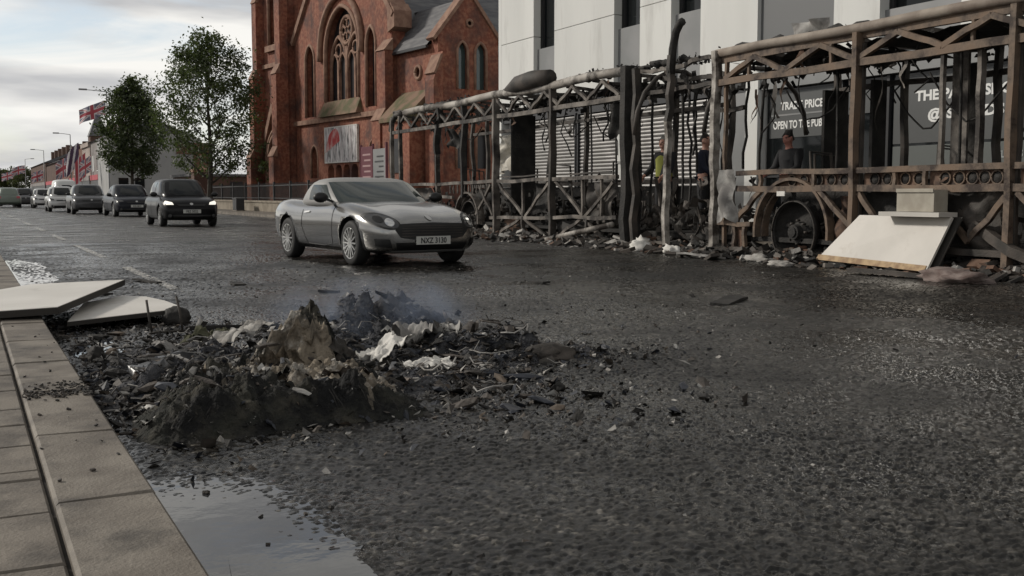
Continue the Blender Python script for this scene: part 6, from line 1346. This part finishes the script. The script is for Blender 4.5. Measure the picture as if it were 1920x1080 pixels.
sheet_obj('paper_sheet', (1.66, 6.05, .02), .16, .10, .9, M_PAPER, 4, 'small white scrap close behind the mattress flap', amp=.02, lift=.05)
sheet_obj('board_fragment', (1.48, 6.55, .04), .34, .26, .3, M_ASH, 5, 'pale grey board fragment left of the mattress flap', 'board', amp=.05, lift=.1)
sheet_obj('crumpled_cloth', (2.46, 5.95, .07), .42, .34, .3, M_CLOTH, 6, 'crumpled grey cloth on top of the ash heap', 'cloth', amp=.085)
sheet_obj('crumpled_cloth', (2.75, 6.15, .05), .35, .30, 1.1, M_CHAR, 7, 'dark crumpled cloth behind the grey one', 'cloth', amp=.08)
sheet_obj('metal_sheet', (.78, 4.78, .02), .26, .14, .4, M_PAPER, 8, 'shiny pale tray piece at the kerb before the black bag', 'tray', amp=.03, lift=.04)
sheet_obj('cloth_strip', (1.1, 6.25, .03), .35, .14, -.4, M_CLOTH, 9, 'grey cloth strip in the middle of the debris', 'cloth', amp=.06)
sheet_obj('cloth_strip', (1.36, 6.85, .03), .42, .12, .7, mat('olive_cloth', (.07, .07, .04), .9), 10, 'olive cloth strip behind the rod stand', 'cloth', amp=.06)
lump('black_bag', (.80, 5.35, 0), (.13, .17, .10), M_BAG, 31, 'crumpled black plastic bag by the kerb', 'bag', .5)
lump('black_bag', (.98, 5.75, 0), (.14, .15, .09), M_BAG, 33, 'black plastic bag farther from the camera beside the crumpled one', 'bag', .5)
lump('charred_block', (.66, 6.6, 0), (.05, .07, .06), M_SOOT, 35, 'small black lump against the kerb face', amp=.4)
lump('charred_block', (2.95, 5.75, 0), (.16, .13, .09), M_SOOT, 37, 'black cinder lump at the right end of the heap', amp=.6)
lump('charred_block', (3.05, 5.45, 0), (.18, .10, .06), M_CHAR, 39, 'low grey cinder lump at the right end of the heap', amp=.6)
scrap('charred_plank', (1.02, 5.52, .10), (.07, .30, .03), .8, (.25, .2), M_CLOTH, 'short grey plank standing out over the black bags', 'plank')
scrap('charred_plank', (1.75, 7.6, .03), (.05, .75, .03), 1.45, (.02, .1), M_SOOT, 'long black stick lying behind the rod stand', 'plank')
scrap('charred_plank', (2.55, 6.5, .10), (.04, .6, .03), .9, (.12, .1), M_CHAR, 'charred stick across the ash heap', 'plank')
scrap('road_scrap', (1.78, 12.3, .02), (.06, .55, .02), .35, (.02, .02), M_SOOT, 'black strip lying on the lane line', 'scrap')
for k, (x, y_, s) in enumerate(((2.6, 11.5, .12), (3.2, 10.2, .1), (1.2, 10.9, .06), (5.6, 10.2, .1))):
    scrap('road_scrap', (x, y_, .015), (s, s * 2, .02), k * 1.1, (.03, .05), M_SOOT, ('small black scrap on the road beyond the rod stand', 'small black scrap left of the sports car shadow', 'tiny black scrap near the white boards', 'small black scrap on the open road before the bus')[k], 'scrap')
# soot and grit swept over the kerb stones
mb = MB()
for k in range(230):
    x, y_ = min(.465, .2 + .27 * rn.random() ** .7), rn.gauss(4.92, .06) + .3 * rn.random() ** 3 if rn.random() < .88 else rn.uniform(2.6, 8)
    s = rn.uniform(.003, .012); q = Euler((rn.uniform(-.5, .5), rn.uniform(-.5, .5), rn.uniform(0, 6))).to_matrix(); mb.obox((x, y_, .118), (s * 1.5, s, s * .6), q, rn.choice((M_SOOT, M_CHAR)))
tag(mb.build('kerb_grit', None, fix=False), 'black grit scattered over the kerb stones', 'grit', kind='stuff')
# loose chippings on the road
mb = MB()
for k in range(1500):
    x, y_ = rn.uniform(.6, 9), rn.uniform(1.8, 14); s = rn.uniform(.004, .012) * (1 + .06 * y_); q = Euler((rn.uniform(-.5, .5), rn.uniform(-.5, .5), rn.uniform(0, 6))).to_matrix(); mb.obox((x, y_, s * .3), (s * 1.4, s, s * .7), q, rn.choices((M_SOOT, M_CHAR, M_ASH), (5, 4, 1))[0])
tag(mb.build('loose_chippings', None, fix=False), 'loose chippings and grit over the road', 'grit', kind='stuff')
# smoke curling from the ash
bm = bmesh.new(); bmesh.ops.create_icosphere(bm, subdivisions=3, radius=1)
for v in bm.verts: v.co = Vector((v.co.x * .75, v.co.y * .8, v.co.z * .22 + .20))
me = bpy.data.meshes.new('smoke'); bm.to_mesh(me); bm.free()
sm = bpy.data.materials.new('smoke'); sm.use_nodes = True; t_ = sm.node_tree; t_.nodes.remove(t_.nodes['Principled BSDF'])
pv = t_.nodes.new('ShaderNodeVolumePrincipled'); pv.inputs['Color'].default_value = (.50, .60, .80, 1); pv.inputs['Anisotropy'].default_value = .2
tcs = t_.nodes.new('ShaderNodeTexCoord'); mps = t_.nodes.new('ShaderNodeMapping'); mps.inputs['Scale'].default_value = (1, 1, .5); nzs = t_.nodes.new('ShaderNodeTexNoise'); nzs.inputs['Scale'].default_value = 3.6; nzs.inputs['Detail'].default_value = 3; nzs.inputs['Distortion'].default_value = 1
mrs = t_.nodes.new('ShaderNodeMapRange'); mrs.inputs[1].default_value = .47; mrs.inputs[2].default_value = .72; mrs.inputs[3].default_value = 0; mrs.inputs[4].default_value = 2.2
lns = t_.nodes.new('ShaderNodeVectorMath'); lns.operation = 'LENGTH'; sub = t_.nodes.new('ShaderNodeMapping'); sub.inputs['Location'].default_value = (0, 0, -.55); sub.inputs['Scale'].default_value = (1 / .75, 1 / .8, 3.4)
fal = t_.nodes.new('ShaderNodeMapRange'); fal.inputs[1].default_value = .25; fal.inputs[2].default_value = 1.0; fal.inputs[3].default_value = 1; fal.inputs[4].default_value = 0
mls = t_.nodes.new('ShaderNodeMath'); mls.operation = 'MULTIPLY'
K = t_.links.new; K(tcs.outputs['Object'], mps.inputs[0]); K(mps.outputs[0], nzs.inputs['Vector']); K(nzs.outputs['Fac'], mrs.inputs[0]); K(tcs.outputs['Object'], sub.inputs[0]); K(sub.outputs[0], lns.inputs[0]); K(lns.outputs['Value'], fal.inputs[0])
K(mrs.outputs[0], mls.inputs[0]); K(fal.outputs[0], mls.inputs[1]); K(mls.outputs[0], pv.inputs['Density']); K(pv.outputs[0], t_.nodes['Material Output'].inputs['Volume'])
me.materials.append(sm); so = bpy.data.objects.new('smoke', me); COL.objects.link(so); so.location = (2.35, 6.6, .02); tag(so, 'thin bluish smoke curling off the ash heap', 'smoke', kind='stuff')

# ------------------------------------------------------------------ people standing in the wreck
def skin_mesh(name, verts, edges, radii, root, m, parent, sub=2):
    me = bpy.data.meshes.new(name); me.from_pydata(verts, edges, []); o = bpy.data.objects.new(name, me); COL.objects.link(o)
    md = o.modifiers.new('k', 'SKIN'); md.use_smooth_shade = True
    for i, r_ in enumerate(radii): me.skin_vertices[0].data[i].radius = r_ if isinstance(r_, tuple) else (r_, r_)
    me.skin_vertices[0].data[root].use_root = True
    o.modifiers.new('s', 'SUBSURF').levels = sub; o.modifiers['s'].render_levels = sub
    apply_mods(o); o.data.materials.clear(); o.data.materials.append(m)
    for p in o.data.polygons: p.use_smooth = True; p.material_index = 0
    o.parent = parent; return o
def person(loc, rz, h, label, skin, top, bottom, hair, cap=None, lean=0.0, arms=((.25, -.1), (.22, .15)), vest=None):
    t = empty('person', loc, rz, label, 'person'); k = h / 1.78      # local: x forward, y left
    def V(x, y_, z): return (x * k + lean * max(0, z - .9) * k, y_ * k, z * k)
    vs = [V(0, 0, .98), V(0, 0, 1.15), V(.01, 0, 1.33), V(0, 0, 1.46), V(.01, 0, 1.53), V(.02, 0, 1.60), V(.03, 0, 1.67), V(.025, 0, 1.74)]
    rd = [(.15, .12), (.14, .11), (.165, .115), (.075, .07), (.055, .055), (.072, .082), (.078, .092), (.058, .068)]; ed = [(i, i + 1) for i in range(7)]
    nose = len(vs); vs.append(V(.125, 0, 1.63)); rd.append((.013, .016)); ed.append((6, nose))
    for s in (-1, 1): i = len(vs); vs.append(V(.02, s * .092, 1.645)); rd.append((.012, .022)); ed.append((6, i))
    leg, arm = {}, {}
    for s in (-1, 1):
        b = len(vs); vs += [V(0, s * .10, .90), V(.02, s * .11, .50), V(-.02, s * .115, .10), V(.10, s * .125, .045), V(.17, s * .13, .03)]; rd += [.092, .062, .042, .045, .03]; ed += [(0, b), (b, b + 1), (b + 1, b + 2), (b + 2, b + 3), (b + 3, b + 4)]
        fx, el = arms[0 if s < 0 else 1]; b = len(vs)
        sh = (0, s * .20, 1.42); eb = (.02 + fx * .3, s * .27, 1.14); wr_ = (.06 + fx * 1.0, s * (.26 - .1 * max(0, fx)), .92 + max(0, fx) * .4); pl = (wr_[0] + .06 * (1 if fx > .1 else .3), wr_[1] - s * .01, wr_[2] - .07 * (1 if fx < .3 else .2))
        vs += [V(*sh), V(*eb), V(*wr_), V(*pl)]; rd += [.058, .044, .030, (.038, .022)]; ed += [(2, b), (b, b + 1), (b + 1, b + 2), (b + 2, b + 3)]
        d = Vector(pl) - Vector(wr_); d.normalize(); sd_ = d.cross(Vector((0, 1, 0))).normalized()
        for f, ln in enumerate((.075, .085, .08, .062)):
            o_ = Vector(pl) + sd_ * (f - 1.5) * .02; i = len(vs); m1 = o_ + d * .045; m2 = m1 + (d * .7 + Vector((0, -s * .5, -.2))).normalized() * (ln - .04)
            vs += [V(*o_), V(*m1), V(*m2)]; rd += [.010, .009, .007]; ed += [(b + 3, i), (i, i + 1), (i + 1, i + 2)]
        i = len(vs); o_ = Vector(wr_) + d * .03 + sd_ * .04; vs += [V(*o_), V(*(o_ + d * .04 + sd_ * .02))]; rd += [.011, .009]; ed += [(b + 3, i), (i, i + 1)]
        arm[s] = (sh, eb, wr_)
    skin_mesh('body', vs, ed, [(tuple(q * k for q in r_) if isinstance(r_, tuple) else r_ * k) for r_ in rd], 0, skin, t)
    jv = [V(0, 0, .88), V(0, 0, 1.0), V(0, 0, 1.15), V(.01, 0, 1.33), V(0, 0, 1.44), V(0, 0, 1.49)]; jr = [(.19, .15), (.185, .145), (.175, .14), (.195, .145), (.12, .10), (.07, .07)]; je = [(i, i + 1) for i in range(5)]
    for s in (-1, 1):
        b = len(jv); a, e, w_ = arm[s]; jv += [V(*a), V(*e), V(*w_)]; jr += [.082, .068, .052]; je += [(3, b), (b, b + 1), (b + 1, b + 2)]
    skin_mesh('jacket', jv, je, [(tuple(q * k for q in r_) if isinstance(r_, tuple) else r_ * k) for r_ in jr], 2, top, t)
    tv = [V(0, 0, .98), V(0, 0, .90)]; tr_ = [(.165, .13), (.16, .13)]; te = [(0, 1)]
    for s in (-1, 1):
        b = len(tv); tv += [V(0, s * .10, .82), V(.02, s * .11, .48), V(-.02, s * .115, .08)]; tr_ += [.115, .085, .07]; te += [(1, b), (b, b + 1), (b + 1, b + 2)]
    skin_mesh('trousers', tv, te, [(tuple(q * k for q in r_) if isinstance(r_, tuple) else r_ * k) for r_ in tr_], 0, bottom, t)
    for s in (-1, 1): skin_mesh('shoe', [V(-.06, s * .118, .05), V(.05, s * .122, .055), V(.20, s * .13, .04)], [(0, 1), (1, 2)], [.052 * k, .055 * k, .042 * k], 1, M_SHOE, t)
    skin_mesh('hair', [V(-.05, 0, 1.62), V(-.03, 0, 1.70), V(.02, 0, 1.745), V(.07, 0, 1.735)], [(0, 1), (1, 2), (2, 3)], [(.06 * k, .075 * k), (.08 * k, .085 * k), (.075 * k, .07 * k), (.05 * k, .04 * k)], 1, hair, t)
    for s in (-1, 1):
        e = MB().tube([V(.098, s * .034, 1.668), V(.108, s * .034, 1.668)], .012 * k, 8).build('eye', M_TRIM, t)
    MB().tube([V(.100, -.028, 1.578), V(.106, 0, 1.575), V(.100, .028, 1.578)], .006 * k, 5).build('mouth', M_MAROON, t)
    if vest: skin_mesh('vest', [V(0, 0, .92), V(0, 0, 1.15), V(.01, 0, 1.33), V(0, 0, 1.45)], [(0, 1), (1, 2), (2, 3)], [(.205 * k, .16 * k), (.195 * k, .155 * k), (.215 * k, .16 * k), (.13 * k, .11 * k)], 1, vest, t)
    return t
person((12.2, 17.25, .33), R(-170), 1.76, 'person in a yellow high-visibility vest inside the bus joint', M_SKIN, M_DKCLOTH, M_DKCLOTH, M_GHAIR, vest=M_HIVIS)
person((12.3, 16.1, .31), R(-60), 1.78, 'person in a dark navy jacket seen from behind in the bus joint', M_SKIN, M_NAVYC, M_DKCLOTH, M_HAIR)
person((12.3, 13.75, .33), R(-175), 1.68, 'person with flushed face and dark coat in the near bus section', M_SKINR, M_DKCLOTH, M_DKCLOTH, M_HAIR, lean=.12, arms=((.3, .1), (.3, .1)))
person((14.4, 14.85, .12), R(170), 1.74, 'person in a dark coat on the pavement behind the near bus section', M_SKIN, mat('black_coat', (.03, .03, .032), .85), M_DKCLOTH, M_GHAIR)
